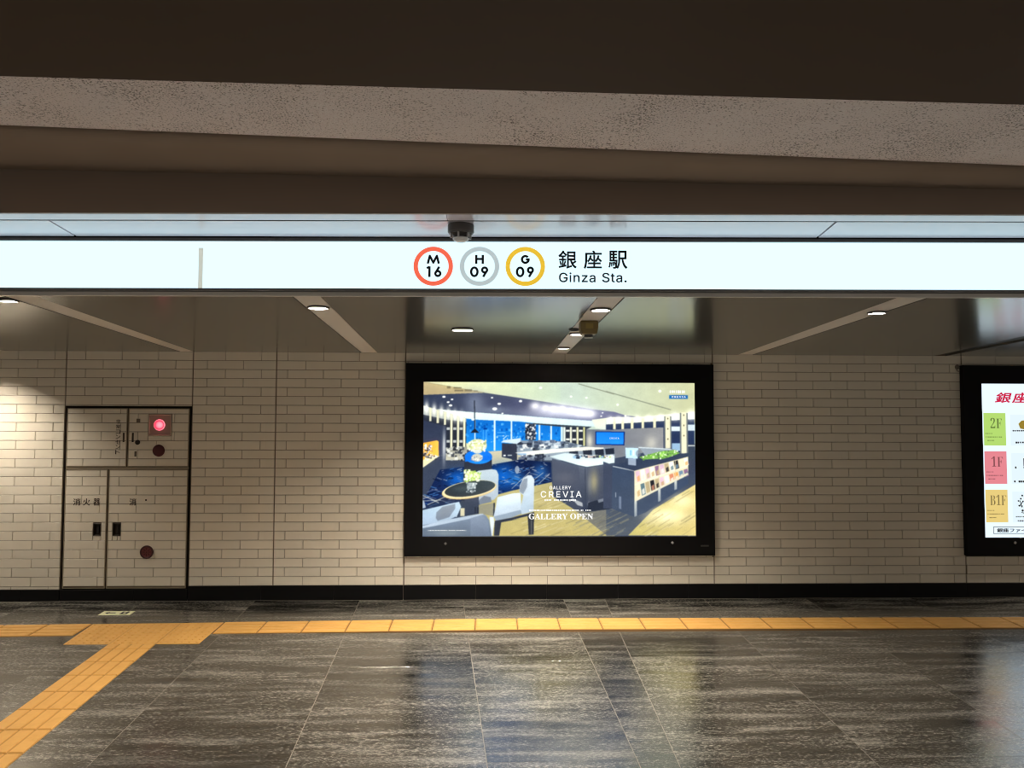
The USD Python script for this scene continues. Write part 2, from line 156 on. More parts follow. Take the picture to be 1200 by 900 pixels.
SERIF = '''G97|5,40,6,54,8,63,15,74,24,83,31,86,39,89,43,89,44,90,58,89,59,88,65,87,72,84,76,84,79,87,80,90,83,90,83,60,80,60,79,60,79,62,74,72,68,79,67,79,63,82,59,84,54,84,54,85,45,84,39,81,35,78,31,71,29,64,29,61,29,61,29,57,28,57,28,42,28,42,28,33,29,33,29,26,31,19,34,14,40,8,44,5,49,4,59,5,63,7,65,12,65,29,65,31,62,35,57,36,52,36,52,39,95,39,95,36,89,35,86,32,85,30,85,7,84,6,72,2,64,1,63,0,58,0,58,-1,45,-1,44,0,37,1,31,3,21,8,12,18,7,29,7,32,6,35,6,40
A83|-2,3,4,5,7,9,10,16,10,17,11,19,12,20,13,22,13,24,14,25,14,27,15,28,15,30,19,36,19,38,20,39,20,41,21,43,21,44,22,46,22,47,24,49,24,51,25,52,25,54,26,55,26,57,27,59,28,60,29,62,29,63,30,65,30,67,31,68,31,70,33,71,33,73,34,75,34,76,35,78,35,79,36,81,36,83,38,84,38,86,40,89,42,89,44,88,44,86,47,79,49,74,52,67,54,62,58,54,59,50,63,42,63,41,68,30,68,28,73,18,73,16,79,5,82,3,84,3,84,0,44,0,44,3,50,4,54,7,54,11,50,20,49,23,48,26,20,26,19,25,15,13,14,8,15,5,18,4,24,3,24,0,-2,0;26,41,22,32,22,31,45,31,45,33,44,36,42,41,40,44,40,45,38,48,38,50,34,59,33,59,33,57,31,55,31,54,30,52,30,51
L81|3,83,3,86,47,86,47,83,43,83,37,81,35,75,35,12,35,12,35,9,37,6,40,5,51,5,51,6,55,6,61,8,66,10,72,16,75,23,77,29,78,29,81,29,77,0,3,0,3,3,11,5,13,7,14,11,14,76,13,80,11,82,7,83
E84|3,0,3,3,7,3,11,5,13,7,14,9,14,76,13,80,10,82,3,83,3,86,76,86,76,61,73,61,71,69,68,74,65,77,60,80,55,81,55,81,51,81,51,82,39,82,36,80,35,76,35,47,41,47,48,49,52,55,55,65,58,65,58,22,55,22,54,23,54,27,54,28,53,32,51,36,48,40,43,42,35,42,35,11,36,7,37,6,40,6,40,5,50,5,51,6,58,6,64,9,65,10,68,12,75,19,78,27,82,27,77,0
R90|3,83,3,86,50,86,50,86,56,86,56,85,64,84,70,81,73,78,74,78,74,77,77,75,79,68,79,56,77,52,74,49,73,49,68,45,61,43,61,42,68,30,69,29,69,28,70,28,70,26,72,25,72,24,83,10,83,9,87,4,92,3,92,0,64,0,63,2,57,11,56,13,50,22,49,24,43,33,40,39,38,40,35,40,35,12,35,12,35,9,38,5,42,3,46,3,46,0,3,0,3,3,7,3,11,5,13,7,14,10,14,76,13,80,11,82;35,79,35,76,35,44,43,44,44,45,48,45,51,47,55,51,57,55,57,57,58,57,58,69,56,74,55,77,52,79,46,82,39,82,37,81
Y81|-3,83,-3,86,40,86,40,83,34,83,30,81,30,77,44,50,45,49,47,44,48,44,52,52,54,53,54,55,56,56,56,58,58,59,58,61,59,62,60,65,61,66,62,68,63,69,67,76,67,78,65,81,60,83,56,83,56,86,84,86,84,83,82,83,78,81,74,77,51,39,51,10,53,7,55,5,59,3,63,3,63,0,19,0,19,3,23,3,27,5,30,9,30,12,31,12,31,34,6,78,2,82
O100|5,40,5,49,6,50,6,54,6,54,7,60,10,64,10,66,13,72,20,79,21,79,23,82,24,82,27,84,38,89,44,90,45,90,56,90,57,90,65,88,74,84,79,80,80,80,84,76,85,74,89,69,93,61,93,59,94,56,94,53,95,52,95,37,94,37,94,34,91,24,86,16,79,9,78,9,74,6,65,1,62,1,60,0,55,0,55,-1,44,-1,44,0,35,1,26,6,22,9,21,9,15,15,15,16,11,21,7,30,6,35,6,36,6,40;28,38,28,32,29,31,29,28,31,19,35,12,41,6,47,4,53,4,59,6,65,11,68,17,71,26,72,36,72,36,72,53,72,53,71,62,68,71,65,77,61,82,55,85,46,86,41,84,35,79,31,72,29,63,28,52,28,51,28,39
P79|3,83,3,86,51,86,51,86,56,86,57,85,62,84,68,82,76,74,78,66,78,60,77,60,77,54,75,51,71,46,70,46,65,42,57,40,35,39,35,12,35,12,35,9,38,5,42,3,46,3,46,0,3,0,3,3,7,3,11,5,13,7,14,10,14,76,13,80,11,82;35,44,42,44,43,44,48,45,52,47,54,52,55,57,56,57,55,71,53,77,50,80,47,81,39,82,37,81,35,80,35,78
N94|3,83,3,86,30,86,31,84,35,81,35,80,37,78,37,77,43,71,43,70,49,64,49,63,54,57,55,56,58,53,60,49,63,46,66,42,74,33,74,77,74,79,71,82,63,83,63,86,92,86,92,83,87,83,83,82,82,80,81,77,81,-2,77,-2,74,1,74,2,70,5,68,9,65,12,65,13,61,16,61,17,58,20,56,24,52,27,52,28,49,31,49,32,46,35,46,36,43,38,40,43,37,45,37,47,34,49,34,50,31,53,31,54,28,57,27,58,21,65,20,10,23,5,28,3,32,3,32,0,3,0,3,3,7,3,11,5,13,7,14,9,14,13,15,13,15,73,7,82
F77|3,83,3,86,75,86,75,61,72,61,70,68,66,76,59,80,55,81,51,81,50,82,39,82,37,81,35,78,35,47,40,47,45,48,48,50,52,57,54,62,54,65,54,66,58,66,58,22,54,22,52,34,47,40,40,42,35,42,35,12,35,12,35,9,39,5,44,4,44,3,49,3,49,0,3,0,3,3,8,4,11,5,13,7,14,11,14,76,13,79,11,81,5,83
B84|3,83,3,86,50,86,50,86,55,86,55,85,63,84,69,81,72,77,74,74,76,70,76,63,74,59,69,52,63,49,58,48,57,47,58,46,66,44,74,40,79,33,79,27,80,26,79,17,76,12,71,6,64,3,57,1,57,1,52,1,52,0,3,0,3,3,6,3,11,5,13,7,14,11,14,76,13,80,10,82;35,10,36,7,37,5,39,4,46,4,52,7,56,12,57,16,57,22,58,22,57,32,54,38,52,41,48,43,43,44,42,44,35,44;35,48,41,48,41,49,46,49,50,51,52,55,54,59,54,62,54,62,54,73,50,80,47,82,39,83,35,80,35,78,35,78
172|5,74,6,76,8,76,10,77,13,77,18,80,34,92,49,92,49,11,50,8,53,7,65,7,65,0,12,0,12,7,25,7,28,9,29,13,29,78,28,78,28,77,19,68,15,66,9,67,7,68
272|4,0,4,13,22,31,22,32,34,44,41,56,42,63,43,64,43,76,42,76,42,78,40,82,39,82,38,84,30,84,25,81,22,75,21,63,13,63,9,65,6,68,5,71,5,78,7,83,9,84,9,85,10,85,12,87,16,90,22,92,27,92,27,92,44,92,44,91,49,90,54,88,59,83,62,77,63,70,62,69,62,65,61,61,56,54,52,49,52,48,18,14,49,14,52,15,56,19,58,27,66,27,66,24,65,24,65,0'''

def font(src):
    d = {}
    for l in src.strip('\n').split('\n'):
        ch, (adv, rings) = l[0], l[1:].split('|')
        s = Polygon()
        for r in rings.split(';'):
            if r:
                n = np.array(r.split(','), float).reshape(-1, 2) / 128
                s = s.symmetric_difference(Polygon(n).buffer(0))
        d[ch] = (int(adv) / 128, s)
    return d
CJK, SANS, SERIF = font(CJK), font(SANS), font(SERIF)
def text(s, f, h, x0, z0, width=None, track=0.0, bold=0.0, slant=0.0):   # h: em size; lower left corner at x0, z0
    x, gl = 0.0, []
    for ch in s:
        if ch == ' ': x += 0.3 + track; continue
        adv, g = f[ch]
        if bold: g = g.buffer(bold)
        gl.append(affinity.translate(g, x, 0)); x += adv + track
    g = unary_union(gl)
    if slant: g = affinity.skew(g, xs=slant, origin=(0, 0))
    b = g.bounds
    g = affinity.translate(g, -b[0], 0)
    sx = h if width is None else width / (b[2] - b[0])
    return affinity.translate(affinity.scale(g, sx, h, origin=(0, 0)), x0, z0)
def fit(s, f, x0, x1, z0, z1, **kw):
    g = text(s, f, 1.0, 0, 0, **kw); b = g.bounds
    g = affinity.translate(g, -b[0], -b[1])
    return affinity.translate(affinity.scale(g, (x1 - x0) / (b[2] - b[0]), (z1 - z0) / (b[3] - b[1]), origin=(0, 0)), x0, z0)

# ------------------------------------------------------------------ materials
def tile_mat(name, c):
    return mat(name, {
        'g': ('geometry', {}),
        'm': ('mapping', dict(scale=(260.0, 260.0, 9.0))),
        'n': ('noise_texture', dict(scale=1.0, detail=2.0)),
        'm2': ('mapping', dict(scale=(2.2, 2.2, 2.2))),
        'n2': ('noise_texture', dict(scale=1.0, detail=4.0)),
        'mx': ('mix_color', dict(blend_type='mix', a=[x * 0.93 for x in c], b=[x * 1.05 for x in c])),
        'b': ('bump', dict(strength=0.22, distance=0.004)),
        'p': ('principled_bsdf', dict(roughness=0.42, specular_ior_level=0.3))},
        [('g.position', 'm.vector'), ('m.vector', 'n.vector'), ('g.position', 'm2.vector'), ('m2.vector', 'n2.vector'), ('n2.fac', 'mx.fac'),
         ('mx.result', 'p.base_color'), ('n.fac', 'b.height'), ('b.normal', 'p.normal')])
TILE = [tile_mat('glazed_tile_a', (0.74, 0.692, 0.585)), tile_mat('glazed_tile_b', (0.72, 0.672, 0.565)), tile_mat('glazed_tile_c', (0.70, 0.658, 0.56))]
GROUT = plain('tile_joint', (0.19, 0.155, 0.115), 0.9, 0.1)
BLACK = plain('black_frame', (0.0035, 0.0035, 0.0042), 0.6, 0.12)
BASE = plain('black_baseboard', (0.004, 0.004, 0.0045), 0.5, 0.12)
CAVITY = plain('dark_gap', (0.012, 0.010, 0.008), 0.9, 0.05)
SEAM = plain('door_edge_steel', (0.33, 0.28, 0.20), 0.4, 0.4, 0.2)
def slate(name, seed, k, flecks):
    return mat(name, {
        'g': ('geometry', {}),
        'm': ('mapping', dict(scale=(1.1, 7.5, 8.0), location=(seed * 3.7, seed * 1.9, 0.0))),
        'n': ('noise_texture', dict(scale=1.0, detail=3.0, roughness=0.55, distortion=0.25)),
        'm2': ('mapping', dict(scale=(34.0, 105.0, 40.0), location=(seed * 1.3, seed * 5.1, 0.0))),
        'n2': ('noise_texture', dict(scale=1.0, detail=6.0, roughness=0.78)),
        'mix': ('math', dict(math_type='multiply_add', value2=0.19, value3=0.0)),
        'mix2': ('math', dict(math_type='multiply_add', value2=0.81)),
        'r': ('rgb_ramp', dict(ramp=[(0.0, (0.009 * k, 0.0086 * k, 0.0072 * k)), (0.43, (0.013 * k, 0.0125 * k, 0.011 * k)), (0.49, (0.028 * k, 0.0268 * k, 0.0235 * k)),
                                     (0.535, (0.075 * k, 0.071 * k, 0.062 * k)), (0.58, (0.36 * flecks, 0.345 * flecks, 0.30 * flecks)), (1.0, (0.52 * flecks, 0.49 * flecks, 0.42 * flecks))])),
        'b': ('bump', dict(strength=0.15, distance=0.003)),
        'rr': ('map_range', dict(from_min=0.35, from_max=0.65, to_min=0.16, to_max=0.26)),
        'p': ('principled_bsdf', dict(ior=3.4))},
        [('g.position', 'm.vector'), ('m.vector', 'n.vector'), ('g.position', 'm2.vector'), ('m2.vector', 'n2.vector'),
         ('n.fac', 'mix.value1'), ('n2.fac', 'mix2.value1'), ('mix.value', 'mix2.value3'), ('mix2.value', 'r.fac'),
         ('r.color', 'p.base_color'), ('mix2.value', 'b.height'), ('b.normal', 'p.normal'), ('n.fac', 'rr.value'), ('rr.result', 'p.roughness')])
SLATE = [slate('slate_a', 1, 1.0, 1.0), slate('slate_b', 2, 0.85, 0.9), slate('slate_c', 3, 1.15, 1.05), slate('slate_d', 4, 0.55, 0.6)]
FLOOR_JOINT = plain('floor_joint', (0.24, 0.22, 0.19), 0.8, 0.2)
YELLOW = mat('tactile_yellow', {
    'g': ('geometry', {}), 'n': ('noise_texture', dict(scale=9.0, detail=5.0, roughness=0.65)),
    'r': ('rgb_ramp', dict(ramp=[(0.0, (0.52, 0.27, 0.065)), (0.45, (0.70, 0.385, 0.105)), (1.0, (0.78, 0.45, 0.14))])),
    'p': ('principled_bsdf', dict(roughness=0.55, specular_ior_level=0.35))},
    [('g.position', 'n.vector'), ('n.fac', 'r.fac'), ('r.color', 'p.base_color')])
YELLOW_DARK = plain('tactile_dark_plate', (0.50, 0.27, 0.073), 0.6, 0.3)  # darker yellow of the plates, showing between the guiding bars
YELLOW_JOINT = plain('tactile_joint', (0.10, 0.055, 0.02), 0.9, 0.1)
PANEL = mat('satin_ceiling_panel', {
    'g': ('geometry', {}), 'm': ('mapping', dict(scale=(60.0, 2.0, 1.0))), 'n': ('noise_texture', dict(scale=1.0, detail=3.0)),
    'b': ('bump', dict(strength=0.04, distance=0.002)),
    'p': ('principled_bsdf', dict(base_color=(0.115, 0.113, 0.098), roughness=0.17, ior=2.8))},
    [('g.position', 'm.vector'), ('m.vector', 'n.vector'), ('n.fac', 'b.height'), ('b.normal', 'p.normal')])
STRIP = plain('ceiling_strip_paint', (0.68, 0.635, 0.57), 0.5, 0.3)
SLOT = plain('dark_slot', (0.03, 0.027, 0.022), 0.7, 0.2)
SOFFIT = plain('white_gloss_soffit', (0.88, 0.82, 0.90), 0.2, 0.7)
GREY = plain('grey_sign_frame', (0.17, 0.165, 0.16), 0.35, 0.4)
FASCIA = plain('brown_fascia', (0.36, 0.29, 0.24), 0.6, 0.2)
BEAM = plain('brown_beam', (0.11, 0.075, 0.052), 0.7, 0.2)
PLASTER = mat('speckled_plaster', {
    'g': ('geometry', {}),
    'v': ('noise_texture', dict(scale=115.0, detail=2.0, roughness=0.55)),
    'c': ('noise_texture', dict(scale=2.3, detail=3.0, roughness=0.6)),
    'a': ('math', dict(math_type='multiply_add', value2=0.30)),
    'r': ('rgb_ramp', dict(ramp=[(0.0, (0.12, 0.10, 0.09)), (0.495, (0.20, 0.175, 0.155)), (0.555, (0.90, 0.79, 0.765)), (1.0, (0.95, 0.91, 0.885))])),
    'b': ('bump', dict(strength=0.5, distance=0.006)),
    'p': ('principled_bsdf', dict(roughness=0.9, specular_ior_level=0.1))},
    [('g.position', 'v.vector'), ('g.position', 'c.vector'), ('c.fac', 'a.value1'), ('v.fac', 'a.value3'), ('a.value', 'r.fac'),
     ('r.color', 'p.base_color'), ('v.fac', 'b.height'), ('b.normal', 'p.normal')])
INK = plain('black_ink', (0.012, 0.013, 0.016), 0.5, 0.2)
DOOR_INK = plain('brown_black_lettering', (0.035, 0.026, 0.02), 0.6, 0.2)
SIGN_FACE = glow('sign_acrylic_lit', (0.54, 0.76, 0.84), SIGN_L)

# ------------------------------------------------------------------ the setting: floor
floor = thing('floor', kind='structure')
def col(b, y): return b[0] + b[1] * (-y)
cols = [(-8.55 - 1.19 * k, .02) for k in (1, 0)] + [(-7.36, .02), (-6.17, .02), (-4.96, .02), (-3.76, .022), (-2.56, .025), (-1.405, .044), (-.265, .072), (.858, .027), (1.325, -.03), (2.44, .005), (3.60, .005), (4.80, .01), (5.99, .01), (7.18, .01), (8.37, .01), (9.56, .01), (10.75, .01)]
# slab bed, its top face showing in the joints
obj('bed', MB().hexa([(-12, -12.4, fz(-12.4) - .25), (13, -12.4, fz(-12.4) - .25), (13, .3, -.25), (-12, .3, -.25),
                      (-12, -12.4, fz(-12.4) - .0012), (13, -12.4, fz(-12.4) - .0012), (13, .3, fz(.3) - .0012), (-12, .3, fz(.3) - .0012)]).out(), FLOOR_JOINT, floor)
G = .0026
for ci in range(len(cols) - 1):
    a, b = cols[ci], cols[ci + 1]
    off = rnd.choice((0.0, .2, .33, .46))
    narrow = ci == 9
    if narrow: off = .1
    if ci == 10: off = .545
    y1, k = -.015, 0
    yend = -.015 - max(.6 - off, .05)
    while y1 > -12.3:
        y0 = max(yend, -12.35)
        q = [(col(a, y0) + G, y0 + .0012), (col(b, y0) - G, y0 + .0012), (col(b, y1) - G, y1 - .0012), (col(a, y1) + G, y1 - .0012)]
        w = rnd.random()
        m = SLATE[0] if w < .38 else SLATE[1] if w < .66 else SLATE[2] if w < .9 else SLATE[3]
        if ci == 10: m = SLATE[3] if k == 3 else SLATE[2]
        if narrow: m = SLATE[3] if k in (2, 4) else SLATE[1]
        obj('floor_tile', slab_floor(q, 0.0, -.02, .0004), m, floor)
        y1 = y0; yend = y1 - .6; k += 1

# ------------------------------------------------------------------ the setting: tiled wall in bays
ROW0, PITCH_Z, PITCH_X, J = .16, .10, .40, .0027
def tile_field(parent, x0, x1, z0, z1, even, odd, holes=(), yb=.012, yf=0.0, name='tile'):
    for k in range(-1, 26):
        za, zb = ROW0 + PITCH_Z * k, ROW0 + PITCH_Z * (k + 1)
        za, zb = max(za, z0), min(zb, z1)
        if zb - za < .02: continue
        o = even if k % 2 == 0 else odd
        n0 = math.floor((x0 - o) / PITCH_X) - 1
        n = n0
        while o + n * PITCH_X < x1:
            xa, xb = o + n * PITCH_X, o + (n + 1) * PITCH_X; n += 1
            xa, xb = max(xa, x0), min(xb, x1)
            if xb - xa < .025: continue
            pieces = [(xa, za, xb, zb)]
            for hx0, hz0, hx1, hz1 in holes:
                cut = []
                for q in pieces:
                    if q[2] <= hx0 or q[0] >= hx1 or q[3] <= hz0 or q[1] >= hz1: cut.append(q); continue
                    lo, hi = max(q[1], hz0), min(q[3], hz1)
                    if q[0] < hx0: cut.append((q[0], q[1], hx0, q[3]))
                    if q[2] > hx1: cut.append((hx1, q[1], q[2], q[3]))
                    m0, m1 = max(q[0], hx0), min(q[2], hx1)
                    if q[1] < hz0: cut.append((m0, q[1], m1, hz0))
                    if q[3] > hz1: cut.append((m0, hz1, m1, q[3]))
                pieces = cut
            for b in pieces:
                if b[2] - b[0] < .02 or b[3] - b[1] < .015: continue
                dy = rnd.uniform(-.0006, .0006)
                obj(name, slab_front(b[0] + J, b[2] - J, b[1] + J, b[3] - J, yb, yf + dy, .0018), rnd.choice(TILE), parent)
CEIL_Z = 2.755
HYD = (-4.69, .128, -3.30, 2.145)
def bay(x0, x1, even, odd, z0=.16, holes=(), backing_holes=()):
    w = thing('wall_back', kind='structure')
    sh = sbox(x0, 0.0, x1, 3.05)
    for h in backing_holes: sh = sh.difference(sbox(*h))
    t = extrude(sh, .3); v = np.array(t.vertices)
    obj('backing', (np.stack([v[:, 0], v[:, 2] + .010, v[:, 1]], 1), np.array(t.faces)[:, ::-1]), GROUT, w)
    tile_field(w, x0 + .004, x1 - .004, z0, CEIL_Z + .005, even, odd, holes)
bay(-7.6, -4.69, -5.005, -5.216, z0=.125)
bay(-4.69, -3.295, -4.287, -4.08, z0=.13, holes=[HYD], backing_holes=[(-4.69, -1, -3.30, 2.145)])
bay(-3.295, -2.37, -3.138, -2.937)
bay(-2.37, -.925, -2.045, -2.246)
bay(-.925, 2.572, -.52, -.72, holes=[(-.90, .51, 2.55, 2.62)])
bay(2.572, 5.475, 2.935, 2.74)
bay(5.475, 9.0, 5.69, 5.885, holes=[(5.50, .50, 7.75, 2.62)])
for nm, x0, x1 in (('wall_left', -11.5, -7.6), ('wall_right', 9.0, 12.5)):       # plain runs of the same wall beyond the picture
    w = thing(nm, kind='structure')
    obj('backing', B(x0, x1, .010, .31, 0, 3.05), GROUT, w)
    m = MB()
    for k in range(26):
        n = math.floor(x0 / .4)
        while n * .4 < x1:
            a, b = max(x0, n * .4 + .2 * (k % 2)), min(x1, n * .4 + .2 * (k % 2) + .4); n += 1
            if b - a > .03:
                m.add(*slab_front(a + J, b - J, ROW0 + .1 * k + J, ROW0 + .1 * k + .1 - J, .012, 0, .0018))
    tag(obj('tile', m.out(), TILE[0], w), kind='stuff')

base = thing('baseboard_back', kind='structure')
xs = [(-11.5, -4.692, .121)] + [(-4.688, -3.302, .124)] + [(-3.298 + .0, -.93, .156)] + [(-.925, 12.5, .156)]
for a, b, h in xs:
    x = a
    while x < b - .05:
        e = min(x + .80, b) if b - x > 1.0 else b
        obj('baseboard_panel', slab_front(x + .0012, e - .0012, -.02, h, .009, -.004, .0015), BASE, base)
        x = e

# ------------------------------------------------------------------ the setting: low ceiling over the wall side
SC = .018
def cz(y): return CEIL_Z - SC * y
def front_y(x): return -3.66 - .035 * (x - .16)      # front edge of the low ceiling, below the sign
ceil = thing('ceiling', kind='structure')
def cquad(xa0, xa1, xb0, xb1, ya, yb, zlo=0.0, th=.03):    # xa: at ya (near the camera), xb: at yb (at the wall)
    p = [(xa0, ya, 0), (xa1, ya, 0), (xb1, yb, 0), (xb0, yb, 0)]
    return MB().hexa([(x, y, cz(y) + zlo) for x, y, _ in p] + [(x, y, cz(y) + zlo + th) for x, y, _ in p]).out()
YW = -.002
def edge(xn, yn, xw, yw):       # straight strip edge through two measured points -> x at the front edge and at the wall
    k = (xw - xn) / (yw - yn)
    x = xn
    for _ in range(8): x = xn + k * (front_y(x) - yn)
    return x, xn + k * (YW - yn)
SE = [(edge(-3.246, -3.321, -3.43, -.197), edge(-3.031, -3.462, -3.27, -.25)),
      (edge(-1.306, -3.54, -1.422, -.04), edge(-1.117, -3.548, -1.243, .0)),
      (edge(.732, -3.647, .730, -.155), edge(.913, -3.655, .901, -.164)),
      (edge(2.731, -3.72, 2.860, -.178), edge(2.939, -3.73, 3.031, -.187)),
      (edge(4.946, -1.788, 5.110, -.388), edge(5.20, -1.343, 5.262, -.397))]
SE = [((-5.55, -5.55), (-5.37, -5.37))] + SE + [((7.2, 7.2), (7.38, 7.38))]
def strip_quad(l, r, zlo, gap):
    (xa0, xb0), (xa1, xb1) = l, r
    c = [(xa0 + gap, front_y(xa0)), (xa1 - gap, front_y(xa1)), (xb1 - gap, YW), (xb0 + gap, YW)]
    return c
holes_at = {}
def ceiling_piece(name, c, zlo, m, holes=(), kind=None):
    sh = Polygon(c)
    for hx, hy, hr in holes: sh = sh.difference(Point(hx, hy).buffer(hr, 24))
    t = extrude(sh, .03); v = np.array(t.vertices)
    v[:, 2] += cz(v[:, 1]) + zlo
    return obj(name, (v, t.faces), m, ceil)
LAMPS = [(-3.30, -3.33, .060, 'white downlight at the left edge of the picture, glowing above the tall blank sign bar', True),
         (-1.225, -3.13, .072, 'brightest warm downlight in the grey ceiling strip left of the poster', True),
         (-.22, -2.00, .092, 'wide round downlight in the glossy ceiling panel above the poster, outside any strip', True),
         (.826, -3.127, .070, 'round downlight in front of the square ceiling box, nearest the station sign', True),
         (.752, -2.06, .042, 'small dark unlit round fitting right behind the square ceiling box', False),
         (.815, -1.76, .070, 'round downlight half hidden behind the square ceiling box', True),
         (.80, -.63, .062, 'small downlight at the wall end of the strip above the poster', True),
         (2.90, -3.085, .060, 'lone downlight in the slanting ceiling strip right of the poster', True),
         (-5.46, -.62, .070, None, True), (5.08, -3.2, .060, None, True), (7.29, -.62, .060, None, True)]  # last downlight is added out of view to brighten the lower right wall
prev_l = (-11.5, -11.5)
LH = [(x, y, r) for x, y, r, *_ in LAMPS]
for i, (l, r) in enumerate(SE):
    c = [(prev_l[0] + .003, front_y(prev_l[0])), (l[0] - .003, front_y(l[0])), (l[1] - .003, YW), (prev_l[1] + .003, YW)]
    ceiling_piece('ceiling_panel', c, 0.0, PANEL, [h for h in LH if Polygon(c).contains(Point(h[0], h[1]))])
    c = strip_quad(l, r, 0, .004)
    dark = i == 5
    ceiling_piece('ceiling_strip', c, .003 if not dark else .02, SLOT if dark else STRIP, [h for h in LH if Polygon(c).contains(Point(h[0], h[1]))])
    prev_l = r
c = [(prev_l[0] + .003, front_y(prev_l[0])), (12.5, front_y(12.5)), (12.5, YW), (prev_l[1] + .003, YW)]
ceiling_piece('ceiling_panel', c, 0.0, PANEL)
# back of the panels: closes the joints
m = MB(); p = [(-11.5, front_y(-11.5)), (12.5, front_y(12.5)), (12.5, .3), (-11.5, .3)]
m.hexa([(x, y, cz(y) + .17) for x, y in p] + [(x, y, cz(y) + .20) for x, y in p])
obj('ceiling_slab', m.out(), CAVITY, ceil)

# ------------------------------------------------------------------ soffit, fascia, plaster ceiling and near beam
def sy(x, y): return y - .035 * (x - .16)      # a line parallel to the sign that passes (0.16, y)
SZ = 3.186
XL, XR = -11.5, 12.5
def along(y0, y1, z0, z1, x0=XL, x1=XR, k=.035):
    f = lambda x, y: y - k * (x - .16)
    return MB().hexa([(x0, f(x0, y0), z0), (x1, f(x1, y0), z0), (x1, f(x1, y1), z0), (x0, f(x0, y1), z0),
                      (x0, f(x0, y0), z1), (x1, f(x1, y0), z1), (x1, f(x1, y1), z1), (x0, f(x0, y1), z1)]).out()
sof = thing('trim_1', kind='structure')
def soffit_panel(xa, xb, y0, y1, la=0.0, lb=0.0):   # y0 nearer the camera
    f = lambda x, y: y - .035 * (x - .16)
    c = [(xa + la, f(xa, y0)), (xb + lb, f(xb, y0)), (xb, f(xb, y1)), (xa, f(xa, y1))]
    return MB().hexa([(x, y, SZ) for x, y in c] + [(x, y, SZ + .02) for x, y in c]).out()
for a, b, la, lb in ((XL, -2.687, 0, .05), (-2.673, 2.125, .05, -.056), (2.139, 6.9, -.056, 0), (6.906, XR, 0, 0)):
    obj('soffit_panel', soffit_panel(a, b, -4.150, -3.765, la, lb), SOFFIT, sof)
for a, b in ((XL, -5.0), (-4.997, -.244), (-.241, 4.6), (4.603, XR)):
    obj('soffit_edge_strip', soffit_panel(a, b, -4.325, -4.172), SOFFIT, sof)
obj('soffit_joint', along(-4.171, -4.151, SZ + .0015, SZ + .012), CAVITY, sof, label='dark joint between soffit panel and edge strip')
obj('soffit_backing', along(-4.31, -3.70, SZ + .022, SZ + .05), CAVITY, sof)
fas = obj('trim_2', along(-4.335, -4.31, SZ - .002, 3.75), FASCIA, kind='structure')
# plaster ceiling, falling a little towards the right
def pz(x): return 3.416 - .0186 * x
p = [(XL, -9.5), (XR, -9.5), (XR, -4.0), (XL, -4.0)]
p = [(XL, -9.5), (XR, -9.5), (XR, sy(XR, -4.320)), (XL, sy(XL, -4.320))]
obj('ceiling', MB().hexa([(x, y, pz(x)) for x, y in p] + [(x, y, pz(x) + .1) for x, y in p]).out(), PLASTER, kind='structure')
# added brown panel: soffit shade on the plaster painted as colour, underside rolls up
SHADE_BAND = plain('brown_shade_band', (0.30, 0.235, 0.185), 0.7, 0.15)
def shade_edge_y(x): return -4.80 + .0195 * x
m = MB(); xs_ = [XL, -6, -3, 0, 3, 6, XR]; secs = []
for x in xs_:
    e = min(shade_edge_y(x), sy(x, -4.34) - .12); w = [(sy(x, -4.335), .0), (sy(x, -4.335), .030)] + [(e + .10 * (1 - math.sin(a)) , .030 * math.cos(a)) for a in np.linspace(0, math.pi / 2, 7)]
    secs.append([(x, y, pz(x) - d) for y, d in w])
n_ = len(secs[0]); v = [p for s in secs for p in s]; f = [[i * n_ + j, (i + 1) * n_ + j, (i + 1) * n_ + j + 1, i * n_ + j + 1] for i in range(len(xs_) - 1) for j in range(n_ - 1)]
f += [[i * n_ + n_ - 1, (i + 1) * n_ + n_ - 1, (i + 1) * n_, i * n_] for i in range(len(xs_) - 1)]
m.add(v, f); obj('shade_trim_4', m.out(), SHADE_BAND, kind='structure')
# near beam overhead: its far lower edge shows at the top of the picture
def bedge(x): return -6.905 + .0265 * x
BZ = 2.78
b = MB(); p = [(XL, -13.0), (XR, -13.0), (XR, bedge(XR)), (XL, bedge(XL))]
b.hexa([(x, y, BZ) for x, y in p] + [(x, y, 3.9) for x, y in p])
obj('ceiling_beam', b.out(), BEAM, kind='structure')
# closing slab over everything between sign and wall
obj('ceiling_void', along(-4.31, -3.60, 3.72, 3.75), CAVITY, kind='structure')
obj('wall_void', along(-3.62, -3.58, 2.98, 3.75), CAVITY, kind='structure')

# ------------------------------------------------------------------ illuminated station sign (runs across the whole picture)
KS = .035
def sxy(x, y): return y - KS * (x - .16)
def sbar(x0, x1, y0, y1, z0, z1): return along(y0, y1, z0, z1, x0, x1, KS)
sign = thing('station_sign', 'long backlit white sign band with three coloured line rings and black station name', 'sign')
SX0, SX1, SYF = -6.2, 6.4, -3.725
obj('face', sbar(SX0, SX1, SYF, SYF + .02, 2.853, 3.162), SIGN_FACE, sign)
obj('housing', sbar(SX0, SX1, SYF + .022, SYF + .13, 2.835, 3.184), GREY, sign)
obj('top_frame', sbar(SX0, SX1, SYF - .012, SYF + .02, 3.1635, 3.1845), GREY, sign)
obj('bottom_frame', sbar(SX0, SX1, SYF - .012, SYF + .02, 2.838, 2.852), GREY, sign, label='dark grey lower frame rail')
obj('joint_bar', sbar(-1.889, -1.861, SYF - .004, SYF - .0005, 2.853, 3.118), plain('sign_joint', (.52, .54, .50), .5, emission_color=(.52,.55,.48), emission_strength=.9), sign, label='grey vertical joint bar on the lit face')
obj('trim_3', sbar(XL, XR, -3.70, -3.672, 2.808, 2.834), plain('pale_edge_trim', (.80, .79, .74), .3, .5), kind='structure')
